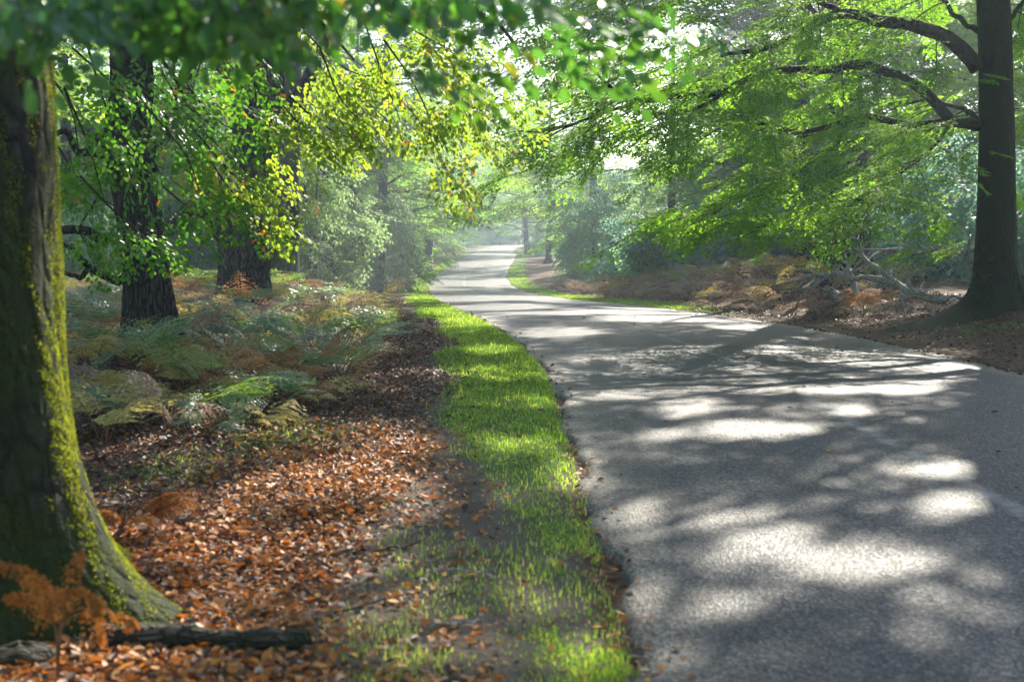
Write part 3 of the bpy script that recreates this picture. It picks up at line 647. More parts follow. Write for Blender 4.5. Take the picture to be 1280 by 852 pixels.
mbL.make('foliage', M['beech_shaded'], beech_f, off=fb); o = mbS.make('foliage', M['beech_lit'], beech_f, off=fb); o['label'] = 'yellow green hanging leaves lit from behind'
mbD.make('twigs', M['bark_dark'], beech_f, off=fb)

# ------------------------------------------------------------------ the two oaks
def ground_pt(px, Y, dz=0):
    x = (px - 640) / FPX * Y * 1.0; return np.array([x, Y, float(terrain(x, Y)) + dz])
o1 = ground_pt(182, 15.0)
oak1 = empty('oak_tree', o1, 'slimmer dark oak among the bracken with mossy foot, nearer of the two oaks', 'tree')
Vt, Ft = trunk_mesh((0, 0, 0), [(.06, 0, -.3), (.05, 0, .3), (.02, 0, 1.0), (-.08, 0, 1.9), (-.17, 0, 2.7), (-.13, .1, 3.6), (-.2, .1, 5.5), (0, .2, 8.5)], [.36, .33, .28, .275, .29, .26, .2, .05], [(-1.0, .2, 5), (-2.4, .2, 5), (.4, .2, 5)], .3, 96, 110, .05, 23, .05)
build('trunk', Vt, Ft, M['bark_oak'], oak1, smooth=True)
for pts, r0, r1 in [([(172, 230, 15), (150, 212, 14.7), (118, 190, 14.4), (95, 182, 14.2), (70, 168, 14)], .07, .03), ([(170, 215, 14.9), (190, 208, 14.6), (194, 209, 14.5)], .045, .035), ([(165, 190, 15), (130, 175, 15.4), (105, 160, 16)], .13, .05),
                    ([(168, 300, 15), (130, 296, 14.8), (95, 285, 14.5), (60, 292, 14.3)], .085, .04), ([(160, 350, 15), (130, 340, 14.8), (105, 335, 14.5), (95, 318, 14.3), (70, 300, 14.2)], .06, .02), ([(120, 338, 14.7), (90, 345, 14.4), (60, 340, 14.3)], .04, .015),
                    ([(185, 190, 15), (215, 150, 15.2), (240, 90, 15.6), (260, 20, 16)], .12, .06), ([(170, 120, 15), (140, 60, 15.3), (110, 0, 15.8)], .1, .05)]:
    limb_obj(oak1, o1, P_(pts), r0, r1, M['bark_oak'], 20, 9, .07, wig=.03)
mm_ = Mb(); 
V, F = trunk_mesh((.22, -.42, 0), [(0, 0, -.2), (0, .05, .1), (-.02, .15, .38), (-.05, .25, .55)], [.30, .27, .2, .05], [(-1.2, .15, 4), (0, .12, 4)], .2, 40, 24, .03, 9, .12); mm_.add(V, F)
mm_.make('root_burr', M['bark_mossy'], oak1, smooth=True)
o2 = ground_pt(306, 26.5)
oak2 = empty('oak_tree', o2, 'stout grey oak trunk with fissured bark, farther of the two oaks in the bracken', 'tree')
Vt, Ft = trunk_mesh((0, 0, 0), [(0, 0, -.3), (0, 0, .2), (0, 0, 1.0), (0, 0, 1.8), (.06, 0, 2.6), (.25, 0, 3.6), (.5, 0, 5.2), (.6, 0, 8), (.6, .2, 12)], [.66, .60, .565, .575, .60, .52, .45, .3, .08], [(-.5, .25, 6), (3.4, .2, 6), (-1.6, .12, 6), (-2.3, .1, 6)], .3, 110, 110, .05, 27, .04)
build('trunk', Vt, Ft, M['bark_oak_grey'], oak2, smooth=True)
for pts, r0, r1 in [([(285, 300, 26.5), (262, 268, 26), (238, 262, 25.6), (215, 282, 25.2), (190, 285, 25)], .22, .07), ([(336, 315, 26.3), (345, 312, 26.1), (353, 300, 26), (352, 285, 26)], .09, .04), ([(330, 200, 26.5), (355, 150, 27), (390, 90, 28), (420, 20, 29)], .25, .1), ([(320, 180, 26.5), (300, 120, 26), (270, 60, 25.5), (250, 0, 25)], .22, .1), ([(292, 290, 26.5), (262, 240, 26.2), (245, 215, 26)], .16, .06),
                    ([(328, 230, 26.3), (334, 290, 25.95), (336, 340, 25.9), (338, 372, 25.85)], .07, .06)]:
    limb_obj(oak2, o2, P_(pts), r0, r1, M['bark_oak_grey'], 20, 9, .07, wig=.04)
add_canopy('oak2', oak2, o2, np.array([o2[0] + .6, o2[1] + .1, 11.0]), M['bark_oak'])
# oak1 gets a modest crown out of the frame
mbL = Mb(); n = 90
O = np.stack([rng.normal(o1[0] - .5, 2.2, n), rng.normal(o1[1] + .5, 2.0, n), rng.uniform(5.2, 8.5, n)], 1)
place_sprays(mbL, None, O, unit(rng.normal(0, 1, (n, 3)) * [1, 1, .3]), np.array([0, 0, 1.0]) + rng.normal(0, .3, (n, 3)), rng.uniform(.7, 1.1, n), SPR_BIG, 1.0, 'hex', gate)
mbL.make('crown', M['canopy'], oak1, off=o1)

# ------------------------------------------------------------------ other trees that carry the canopy
def canopy_tree(key, label, r0, h, bark, name='beech_tree', lean=(0, 0), roots=()):
    x, y = SITES[key]; o = np.array([x, y, float(terrain(x, y))])
    t = empty(name, o, label, 'tree')
    Vt, Ft = trunk_mesh((0, 0, 0), [(0, 0, -.3), (0, 0, .3), (lean[0] * .2, lean[1] * .2, h * .25), (lean[0] * .6, lean[1] * .6, h * .6), (lean[0], lean[1], h)], [r0 * 1.2, r0 * 1.05, r0 * .9, r0 * .7, r0 * .2], roots or [(.5, r0 * .8, 7), (2.4, r0 * .7, 7), (4.3, r0 * .8, 7)], .3, 40, 60, .03, 15, .06)
    build('trunk', Vt, Ft, bark, t, smooth=True)
    add_canopy(key, t, o, np.array([x + lean[0], y + lean[1], h + o[2]]), bark)
    return t, o
old, oo = canopy_tree('old', 'broad dark old trunk behind the dead branches, hollow at its foot', .52, 11, M['bark_oak'], 'oak_tree', (-.5, .2))
limb_obj(old, oo, P_([(1040, 330, 29.3), (1022, 316, 29), (1008, 300, 28.6), (1000, 280, 28.2)]), .2, .07, M['bark_dark'], wig=.03)
canopy_tree('side', 'dark trunk at the right edge just behind the tall beech', .3, 13, M['bark_dark'])
canopy_tree('back1', 'shaded beech behind the understorey farther right of the lane', .3, 13, M['bark_dark'])
canopy_tree('back2', 'shaded beech deepest behind the right bracken bank', .3, 13, M['bark_dark'])
canopy_tree('mid', 'slender beech rising behind the brown bracken clump right of the bend', .22, 14, M['bark_dark'])
lm, lo = canopy_tree('left_mossy', 'leaning moss covered trunk just behind the stout oak', .5, 12, M['bark_mossy'], 'oak_tree', (.6, .3))

# ------------------------------------------------------------------ woodland trees and hollies (prototypes, then copies)
def clump(seed, n=60, rad=.75, leaf=.15, flat=.55):
    r = np.random.default_rng(seed); P = unit(r.normal(0, 1, (n, 3))) * (r.uniform(0, 1, (n, 1)) ** .5) * rad; P[:, 2] *= flat
    D = unit(P + r.normal(0, .5, (n, 3)) + [0, 0, -.15]); Nn = np.array([0, 0, 1.0]) + r.normal(0, .5, (n, 3))
    return P, D, Nn, leaf * r.uniform(.7, 1.2, n), []
CL = [clump(i) for i in range(5)]
CLH = [clump(30 + i, 95, .62, .20, .9) for i in range(5)]
FLAT = [spray_template(120 + i, 1.8, 9, .10, .20, .12) for i in range(4)]
def wood_tree(seed, h, low, spread, leafm, bark, nlimb=20, per=15, temps=None, r0=.24):
    global rng
    keep = rng; rng = np.random.default_rng(seed)
    t = empty('broadleaf_tree', (0, 0, 0), 'proto', 'tree')
    lean = rng.normal(0, .4, 2)
    Vt, Ft = trunk_mesh((0, 0, 0), [(0, 0, -.4), (0, 0, .4), (lean[0] * .3, lean[1] * .3, h * .3), (lean[0] * .6, lean[1] * .8, h * .6), (lean[0], lean[1], h * .95)], [r0 * 1.3, r0, r0 * .9, r0 * .6, r0 * .12], [(.5, r0, 7), (2.6, r0 * .8, 7), (4.4, r0, 7)], .3, 20, 24, .03, 7, .06)
    build('trunk', Vt, Ft, bark, t, smooth=True)
    mbL = Mb(); mbW = Mb()
    for k in range(nlimb):
        z0 = low + (h * .88 - low) * (k / nlimb) ** .9; a = k * 2.4 + rng.normal(0, .4)
        L = spread * (1 - .55 * ((z0 - low) / (h - low)) ** 1.5) * rng.uniform(.7, 1.15)
        f = z0 / h; st = np.array([lean[0] * f, lean[1] * f, z0]); d = np.array([math.cos(a), math.sin(a), rng.uniform(.05, .5)])
        tt = np.linspace(0, 1, 10)[:, None]
        p = st + d * L * tt + np.array([0, 0, -.25 * L]) * tt ** 2 + _smoothnoise(10, .12)
        V, F = tube(p, np.linspace(.075, .015, 10) * r0 / .24, 5, cap=False); mbW.add(V, F)
        O, D, U = sprays_along(p, .18, per, 80, -.05, .45, tilt=.3)
        place_sprays(mbL, None, O, D, U, rng.uniform(.75, 1.3, per), temps or FLAT, 1.0, 'kite')
    mbW.make('limbs', bark, t); mbL.make('crown', leafm, t)
    rng = keep
    return t
def holly(seed, h, w, leafm, dense=150, base=.03, temps=None, name='holly_tree', cat='tree'):
    global rng
    keep = rng; rng = np.random.default_rng(seed)
    t = empty(name, (0, 0, 0), 'proto', cat)
    mbW = Mb()
    for k in range(3):
        e = np.array([rng.normal(0, .25 * w), rng.normal(0, .25 * w), h * rng.uniform(.7, .95)])
        p = catmull([[rng.normal(0, .08), rng.normal(0, .08), -.3], e * .4 + rng.normal(0, .1, 3), e], 14)
        V, F = tube(p, np.linspace(.09, .015, 14) * (h / 6) ** .5, 6); mbW.add(V, F)
    mbW.make('trunk', M['bark_dark'], t, smooth=True)
    mbL = Mb()
    z = base * h + (1 - base) * h * rng.beta(1.05, 1.3, dense); a = rng.uniform(0, 6.283, dense)
    zz = z / h; prof = (np.clip(zz / .18, .72, 1)) * np.sqrt(np.clip(1 - (np.clip(zz - .3, 0, 1) / .78) ** 2, .02, 1))
    r = w * prof * np.sqrt(rng.uniform(.15, 1, dense)) * (1 + .20 * np.sin(3 * a + seed + 5 * zz) + .16 * np.sin(5 * a + 13 * zz + 1))
    O = np.stack([r * np.cos(a), r * np.sin(a), z], 1)
    cen = O[rng.integers(0, dense, max(8, dense // 14))]; kk = np.argmin(((O[:, None] - cen[None]) ** 2).sum(-1), 1); O = O + (cen[kk] - O) * .38
    D = unit(np.stack([np.cos(a), np.sin(a), rng.normal(-.25, .4, dense)], 1))
    place_sprays(mbL, None, O, D, np.array([0, 0, 1.0]) + rng.normal(0, .35, (dense, 3)), rng.uniform(.7, 1.3, dense), temps or CLH, 1.0, 'kite')
    mbL.make('crown', leafm, t)
    rng = keep
    return t
DROOP = [spray_template(140 + i, 1.35, 9, .085, .15, .42) for i in range(5)]
wood = [wood_tree(201, 15, 2.2, 4.6, M['wood_leaf'], M['bark_dark']), wood_tree(202, 17, 3.0, 5.2, M['wood_leaf'], M['bark_dark'], 22), wood_tree(203, 12, 1.0, 4.2, M['wood_leaf'], M['bark_dark'], 20, 15)]
hol = [holly(301, 6.9, 2.1, M['holly'], 300, .03, DROOP), holly(302, 4.2, 1.7, M['holly'], 150, .03, DROOP), holly(303, 6.3, 2.2, M['sallow'], 260, .05, DROOP, 'sallow_tree'), holly(304, 2.6, 1.9, M['holly'], 150, .1, None, 'holly_bush', 'bush')]
used = set()
def put(proto, x, y, label, group=None, s=1.0, rz=None, dz=0, cat=None):
    if proto.name in used: o = copy_tree(proto)
    else: o = proto; used.add(proto.name)
    o.location = (x, y, float(terrain(x, y)) + dz); o.rotation_euler = (0, 0, rng.uniform(0, 6.28) if rz is None else rz); o.scale = (s, s, s * rng.uniform(.93, 1.07))
    o['label'] = label
    if group: o['group'] = group
    elif 'group' in o: del o['group']
    if cat: o['category'] = cat
    return o
# single ones the photo tells apart
put(hol[0], 5.3, 75, 'tall blue green holly beside the right of the bend, its foliage reaching the ground', s=1.0)
put(hol[2], 6.4, 88, 'pale grey green sallow behind the tall holly at the bend', s=1.25)
put(hol[2], 9.6, 68, 'grey green sallow between the hollies and the beech foliage right of the bend', s=1.2)
put(hol[0], 8.6, 72, 'second tall hazy holly right of the tall blue green one', s=.9)
put(hol[3], 7.2, 56, 'rounded pale blue green bush behind the bracken right of the bend', s=1.1)
put(hol[3], 10.2, 47, 'low blue green bush in the middle of the right understorey', s=1.2)
put(hol[3], 12.8, 38, 'low dark bush behind the dead branches', s=1.0)
put(hol[1], 9.6, 50, 'middle sized holly behind the right bracken bank', s=1.0)
put(hol[1], 13.0, 33, 'middle sized holly behind the old broad trunk', s=1.1)
put(hol[1], 15.5, 31.5, 'middle sized holly at the right edge behind the beech', s=1.0)
put(hol[2], -9.0, 54, 'grey green sallow bulging over the bracken, widest shrub left of the lane', s=1.05)
put(hol[2], -6.8, 63, 'grey green sallow next to the verge left of the bend', s=.9)
put(hol[2], -13.0, 56, 'grey green sallow half hidden behind the stout oak', s=1.0)
put(hol[0], -16.5, 52, 'dark holly between the two oaks', s=.85)
put(hol[1], -19.5, 47, 'dark holly behind the slimmer oak', s=1.2)
put(hol[1], -14.2, 41, 'low dark holly in the gap between the two oaks', s=.75)
put(wood[2], -9.2, 101, 'bushy roadside tree over the dark double trunk left of the far bend', s=.95)
# dark double trunk by the far left bend
dt0 = np.array([-7.7, 99, float(terrain(-7.7, 99))])
dt = empty('oak_tree', dt0, 'thick dark double trunk on the left verge of the far bend', 'tree')
for dx, r_ in ((-.5, .62), (.65, .45)):
    Vt, Ft = trunk_mesh((dx, 0, 0), [(0, 0, -.3), (0, 0, .5), (dx * .2, 0, 2), (dx * .6, 0, 5), (dx, 0, 8)], [r_ * 1.15, r_, r_ * .9, r_ * .75, r_ * .3], [(1, .3, 6), (4, .3, 6), (5.5, .3, 6)], .4, 24, 24, .03, 11, .05)
    build('trunk', Vt, Ft, M['bark_dark'], dt, smooth=True)
bt0 = ground_pt(414, 60); bt = empty('oak_tree', bt0, 'short dark trunk under the grey green sallow left of the lane', 'tree')
Vt, Ft = trunk_mesh((0, 0, 0), [(0, 0, -.3), (0, 0, .5), (-.1, 0, 1.6), (-.3, 0, 4), (-.3, 0, 6.5)], [.68, .6, .55, .4, .1], [(1, .25, 6), (4, .3, 6), (5.8, .35, 6)], .4, 30, 24, .04, 13, .08)
build('trunk', Vt, Ft, M['bark_dark'], bt, smooth=True)
# woodland masses
def scatter(n, fx, fy, mind, seed):
    r = np.random.default_rng(seed); out = []
    for _ in range(n * 60):
        y = fy(r); x = fx(r, y)
        if all((x - a) ** 2 + (y - b_) ** 2 > mind ** 2 for a, b_ in out): out.append((x, y))
        if len(out) >= n: break
    return out
GL, GR, GF_ = 'trees of the wood left of the lane', 'trees of the wood right of the lane', 'trees far down the lane'
for i, (x, y) in enumerate(scatter(30, lambda r, y: cx(y) - HW - 6.5 - r.uniform(0, 1) ** 1.2 * (10 + .36 * y), lambda r: r.uniform(56, 150), 5.0, 71)):
    put(wood[i % 3], x, y, 'leafy tree in the hazy wood left of the lane behind the oaks', GL, rng.uniform(.8, 1.15))
for i, (x, y) in enumerate(scatter(26, lambda r, y: cx(y) + HW + 8 + r.uniform(0, 1) ** 1.2 * (8 + .38 * y), lambda r: r.uniform(48, 150), 5.0, 72)):
    if 70 < y < 160 and x < cx(y) + HW + 15: continue
    put(wood[(i + 1) % 3], x, y, 'leafy tree in the hazy wood right of the lane behind the hollies', GR, rng.uniform(.75, 1.1))
GN = 'tall trees whose crowns meet above the bend'
for i, (x, y, s_) in enumerate([(-1.8, 246, 1.5), (2.5, 262, 1.6), (-7, 236, 1.4), (3.9, 186, 1.4), (-7.4, 176, 1.4), (-9.5, 70, 1.0), (-8.8, 82, .95), (-10.5, 92, 1.0), (-9.5, 112, 1.0), (12.5, 60, 1.0), (-12, 64, 1.0), (3.4, 112, 1.15), (1.8, 146, 1.3), (-8.4, 132, 1.3), (16, 52, 1.05), (20, 47, 1.0), (24, 55, 1.1), (14, 62, 1.1), (18.5, 60, 1.15), (27, 62, 1.15), (22, 68, 1.2), (5.6, 80, 1.25), (-7.9, 72, 1.25), (-22, 40, 1.0), (-17, 46, 1.0), (-27, 52, 1.15), (-13.5, 50, 1.0), (-21, 58, 1.15), (-17, 34, .9)]):
    put(wood[(0, 1, 1)[i % 3]], x, y, 'tall tree near the bend whose crown reaches toward the lane', GN, s_)
for i, (x, y) in enumerate(scatter(16, lambda r, y: r.uniform(-34, 34), lambda r: r.uniform(225, 275), 5.5, 73)):
    put(wood[i % 3], x, y, 'pale hazy tree closing the view where the lane disappears', GF_, rng.uniform(1.0, 1.4))
for i, (x, y) in enumerate(scatter(14, lambda r, y: cx(y) + (-1 if r.random() < .75 else 1) * (HW + 3.6 + r.uniform(0, 3)), lambda r: r.uniform(112, 215), 6.0, 74)):
    put(wood[(2, 0, 2)[i % 3]], x, y, 'hazy tree standing close to the lane beyond the far bend', 'trees lining the far lane', rng.uniform(.7, .95))
for i, (x, y) in enumerate(scatter(22, lambda r, y: cx(y) - HW - 8 - r.uniform(0, 1) * (8 + .33 * y), lambda r: r.uniform(48, 120), 3.5, 75)):
    put(hol[(0, 1, 2)[i % 3]], x, y, 'shadowy shrub in the understorey of the left wood', 'understorey shrubs of the left wood', rng.uniform(.8, 1.2))
for i, (x, y) in enumerate(scatter(26, lambda r, y: cx(y) + HW + 5.5 + r.uniform(0, 1) * (8 + .36 * y), lambda r: r.uniform(36, 120), 3.2, 76)):
    put(hol[(0, 1, 1)[i % 3]], x, y, 'blue green holly in the understorey of the right wood', 'understorey hollies of the right wood', rng.uniform(.8, 1.2))
for i, (x, y) in enumerate(scatter(14, lambda r, y: cx(y) + (-1 if r.random() < .5 else 1) * (HW + 3.5 + r.uniform(0, 6)), lambda r: r.uniform(115, 235), 3.5, 77)):
    put(hol[(1, 3, 1)[i % 3]], x, y, 'hazy shrub low beside the far lane', 'shrubs along the far lane', rng.uniform(.8, 1.2))

GB = 'unseen trees added around and behind the viewpoint to cut skylight'
beh = scatter(26, lambda r, y: r.uniform(-30, 32), lambda r: r.uniform(-38, 32), 5.5, 79)
beh = [(x, y) for x, y in beh if abs(x - 3.1) > 5.5 and (y < -6 or x < -.44 * y - 7 or x > 17 + .3 * max(0, y))]
for i, (x, y) in enumerate(beh):  # out of view, added to hold back skylight from behind and beside the camera
    put(wood[i % 3], x, y, 'unseen leafy tree added around the viewpoint to darken the ambient light', GB, rng.uniform(.85, 1.15))
for i, (x, y) in enumerate(scatter(20, lambda r, y: r.uniform(-26, 24), lambda r: r.uniform(222, 240), 2.6, 91)):
    if abs(x - cx(y)) < HW + .8 and y < 232: continue
    put(hol[(0, 1)[i % 2]], x, y, 'hazy shrub closing the view at the far end of the lane', 'shrubs at the far end of the lane', rng.uniform(.9, 1.3))
# ------------------------------------------------------------------ dead branches on the right
mbT = None
def branch_thing(name, label, cat, seq, r0, r1, mat, sides=0, group=None):
    pts = P_(seq); base = pts[0].copy(); base[2] = float(terrain(base[0], base[1]))
    mb = Mb(); p = catmull(pts, 26); p[1:] += _smoothnoise(26, .03)[1:]
    V, F = tube(p, np.linspace(r0, r1, 26), 7, .05); mb.add(V, F)
    for k in range(sides):
        i = rng.integers(6, 24); d = unit(p[i] - p[i - 2] + rng.normal(0, .5, 3) * np.linalg.norm(p[i] - p[i - 2]) * 1.6 + [0, 0, .03]); L = rng.uniform(.4, 1.3)
        q = p[i] + d * L * np.linspace(0, 1, 9)[:, None] + _smoothnoise(9, .04)
        q[:, 2] = np.maximum(q[:, 2], terrain(q[:, 0], q[:, 1]) + .02)
        q[0] = p[i]; V, F = tube(q, np.linspace(r1 * 1.3, .004, 9), 5, .05); mb.add(V, F)
    o = mb.make(name, mat, None, smooth=True, off=base); o.location = tuple(base)
    return tag(o, label, cat, group)
branch_thing('fallen_branch', 'bleached dead branch arching between the old trunk and the tall beech', 'branch', [(1228, 345, 22), (1215, 325, 22), (1180, 308, 22.3), (1145, 312, 22.6), (1110, 316, 23)], .085, .03, M['deadwood'], 8)
branch_thing('fallen_branch', 'long pale dead branch lying slanted below the old trunk', 'branch', [(1180, 374, 21.5), (1140, 365, 22), (1110, 352, 22.5), (1070, 345, 23), (1040, 342, 23.4), (1000, 352, 24)], .085, .03, M['deadwood'], 10)
branch_thing('fallen_branch', 'thin dead branch leaning up steeply from the pale fallen one', 'branch', [(1125, 358, 22.3), (1098, 335, 22.6), (1075, 322, 23), (1062, 300, 23.3), (1075, 285, 23.5)], .06, .018, M['deadwood'], 7)
branch_thing('fallen_branch', 'crooked dead branch standing in front of the old trunk', 'branch', [(1072, 372, 23.5), (1065, 345, 23.7), (1058, 325, 24), (1040, 318, 24.3)], .06, .02, M['deadwood'], 7)
branch_thing('fallen_branch', 'short pale stub leaning in the bracken before the old trunk', 'branch', [(1052, 376, 23), (1040, 365, 23.2), (1028, 360, 23.5)], .05, .03, M['deadwood'], 0)
branch_thing('fallen_branch', 'tangle of thin dead twigs between the fallen branches and beech root', 'branch', [(1215, 365, 21.5), (1185, 372, 21.4), (1150, 366, 21.8), (1120, 378, 22)], .03, .01, M['deadwood'], 16)

# ------------------------------------------------------------------ bracken
def frond_geo(r, L, mat_dead, npin=13, width=.55, npn=7, arch=.5, az=0.0, lean=.9):
    tt = np.linspace(0, 1, 14)
    hgt = L * np.sin(np.minimum(tt * 2.35, 1.57 + .55 * (tt - .67) * (1 + 1.2 * mat_dead))) * (.62 - .12 * mat_dead); out = L * (tt ** 1.25) * lean * 1.1
    ax = np.stack([out, .05 * L * np.sin(tt * 5 + r.uniform(0, 6)), hgt], 1)
    ca, sa = math.cos(az), math.sin(az)
    rot = np.array([[ca, -sa, 0], [sa, ca, 0], [0, 0, 1]])
    P, D, Nn, Sz, Wd = [], [], [], [], []
    T = unit(np.gradient(ax, axis=0))
    for k in range(npin):
        u = .34 + .64 * k / npin; b_ = np.array([np.interp(u, tt, ax[:, i]) for i in range(3)]); tg = unit(np.array([np.interp(u, tt, T[:, i]) for i in range(3)]))
        side = unit(np.cross([0, 0, 1.0], tg)); up = np.cross(tg, side)
        pl = L * width * (1 - ((u - .34) / .66)) ** .85 * .62 + .02
        for sg in (-1, 1):
            d = unit(side * sg * .86 + tg * .42 + up * (-.12 - .45 * mat_dead * r.uniform(.2, 1.2)) + r.normal(0, .06, 3))
            n_ = max(3, int(npn * (pl / (L * width * .62)) + 2))
            for j in range(n_):
                v = (j + .6) / n_; q = b_ + d * pl * v - np.array([0, 0, (.10 + .35 * mat_dead) * pl * v * v])
                w = (.125 * pl + .010) * (1 - v * .75)
                for s2 in (-1, 1):
                    e = unit(np.cross(up, d) * s2 * .85 + d * .5 - up * (.1 + .5 * mat_dead * r.random()))
                    P.append(q); D.append(e); Nn.append(up + r.normal(0, .2 + .3 * mat_dead, 3)); Sz.append(w * r.uniform(.8, 1.1))
            P.append(b_ + d * pl * .9); D.append(d); Nn.append(up); Sz.append(pl * .16)
    P = np.array(P); return (rot @ P.T).T, (rot @ np.array(D).T).T, (rot @ np.array(Nn).T).T, np.array(Sz), (rot @ ax.T).T
def frond_leaves(P, D, Nn, Sz, rnd):
    T = np.array([[0, .40, 0], [.65, .34, .03], [1, 0, 0], [.65, -.34, .03], [0, -.40, 0]]) 
    D = unit(D); s = unit(np.cross(Nn, D)); up = np.cross(D, s)
    V = P[:, None] + Sz[:, None, None] * (T[None, :, 0:1] * D[:, None] + T[None, :, 1:2] * s[:, None] + T[None, :, 2:3] * up[:, None])
    F = (np.arange(len(P)) * 5)[:, None] + np.array([[0, 1, 3, 4]]); F3 = (np.arange(len(P)) * 5)[:, None] + np.array([[1, 2, 3]])
    return V.reshape(-1, 3), [F, F3], np.repeat(rnd, 5)
def bracken(seed, mat, dead, nf=6, L=1.05, name='bracken_fern'):
    r = np.random.default_rng(seed); t = empty(name, (0, 0, 0), 'proto', 'fern'); mb = Mb(); ms = Mb()
    a0 = r.uniform(0, 6.28)
    for k in range(nf):
        l = L * r.uniform(.55, 1.2); P, D, Nn, Sz, ax = frond_geo(r, l, dead, npin=11, npn=10, az=a0 + k * 5.0 / nf + r.normal(0, .5), lean=r.uniform(.5, 1.25))
        P = P + r.normal(0, .09, 3) * [1, 1, 0]; 
        V, F, a = frond_leaves(P, D, Nn, Sz, np.clip(r.uniform(0, 1, len(P)) * .5 + r.uniform(0, .5), 0, 1)); mb.add(V, F, a)
        V, F = tube(np.vstack([[0, 0, -.05], ax[1:]]), np.linspace(.006, .002, len(ax)), 4, cap=False); ms.add(V, F, rng.uniform(0, 1, len(V)))
    mb.make('fronds', M[mat], t); ms.make('stalks', M['stalk'], t)
    return t
kinds = [('fern_green', .15, 'green'), ('fern_blue', .1, 'blue green'), ('fern_brown', .8, 'rust brown'), ('fern_straw', .55, 'straw yellow'), ('fern_pink', .9, 'withered pale brown')]
BR = {k[0]: [bracken(400 + 10 * i + j, k[0], k[1], 5 + j % 3) for j in range(4)] for i, k in enumerate(kinds)}
CN = {k[0]: k[2] for k in kinds}
pool = []
# left patch
r = np.random.default_rng(88)
cand = []
while len(cand) < 2400:
    y = 8.8 + 36 * r.random() ** 1.5; x = cx(y) - HW - 1.95 - r.random() ** 1.1 * (1.5 + .40 * y)
    lim = np.interp(y, [8.8, 9.6, 11, 13, 20, 45], [-2.1, -1.85, -1.75, -1.85, -2.1, -6.5])
    if x > lim + .15 * r.normal() or (y < 10.2 and r.random() < .45): continue
    px_ = 640 + FPX * x / y
    if px_ < 30: continue
    cand.append((x, y))
chosen = []
for x, y in cand:
    md = .30 + .012 * y
    if (abs(x - o1[0]) < .42 and 0 < o1[1] - y < 1.3) or (abs(x - o2[0] * y / o2[1]) < .85 and 0 < o2[1] - y < 4.2): continue
    if np.hypot(x - o1[0], y - o1[1]) < .5 or np.hypot(x - o2[0], y - o2[1]) < .95: continue
    if all((x - a) ** 2 + (y - b_) ** 2 > md * md for a, b_ in chosen): chosen.append((x, y))
chosen.sort(key=lambda q: q[1]); left_n = chosen[:212]; left_far = chosen[212:]
def fern_kind(x, y, w_):
    v = wob(x, y, .55, 7) + r.normal(0, .35); h_ = wob(x, y, .8, 2.2) + r.normal(0, .4)
    if w_ == 'L':
        if v > .15 + .4 * (y < 14): return 'fern_brown' if h_ > .2 else 'fern_pink'
        if h_ > .12: return 'fern_straw'
        return 'fern_blue' if h_ < -.05 else 'fern_green'
    if h_ > .5: return 'fern_green' if v > 0 else 'fern_straw'
    return 'fern_pink' if v > -.3 else ('fern_brown' if h_ > 0 else 'fern_straw')
def put_fern(x, y, w_, s):
    k = fern_kind(x, y, w_)
    side = 'in the mixed bracken bed left of the lane' if w_ == 'L' else 'on the bank right of the lane'
    o = put(BR[k][r.integers(0, 4)], x, y, f'{CN[k]} bracken plant {side}', f'{CN[k]} bracken {side}', s, dz=-.02)
    o.rotation_euler = (r.normal(0, .18), r.normal(0, .18), r.uniform(0, 6.28))
for x, y in left_n: put_fern(x, y, 'L', r.uniform(.5, .92) * (1 if y > 11 else .8))
# right bank
ch = []
for _ in range(4000):
    y = r.uniform(22, 68); dr = (.8 + .7 * (y > 30)) + r.random() ** 1.3 * 3.4; x = cx(y) + HW + dr
    if y < 25 and dr < 1.4: continue
    if y < 27.5 and 640 + FPX * x / y > 1085: continue
    md = .5 + .012 * y
    if all((x - a) ** 2 + (y - b_) ** 2 > md * md for a, b_ in ch): ch.append((x, y))
    if len(ch) >= 84: break
for x, y in ch: put_fern(x, y, 'R', r.uniform(.8, 1.15))
for kname, bk in BR.items():
    for o in bk:
        if o.name not in used:
            put(o, -3.2 - rng.random() * 3, 13 + rng.random() * 8, f'{CN[kname]} bracken plant in the mixed bracken bed left of the lane', f'{CN[kname]} bracken in the mixed bracken bed left of the lane', .7)
# the rest of the bed, merged: one uncountable mass
for cname, sel, kk in (('rust', left_far[0::2], ('fern_brown', .8)), ('green', left_far[1::2], ('fern_green', .15))):
    mb = Mb()
    for x, y in sel:
        z = float(terrain(x, y))
        for k in range(5):
            P, D, Nn, Sz, ax = frond_geo(r, .72 * r.uniform(.7, 1.1), kk[1], 8, .6, 4, az=r.uniform(0, 6.28), lean=r.uniform(.5, 1))
            V, F, a = frond_leaves(P, D, Nn, Sz * 1.5, np.clip(r.uniform(0, 1, len(P)), 0, 1)); mb.add(V + [x, y, z], F, a)
    if mb.V: tag(mb.make('bracken_cover', M[kk[0]]), f'far {cname} coloured bracken covering the ground under the left wood', 'bracken', kind='stuff')

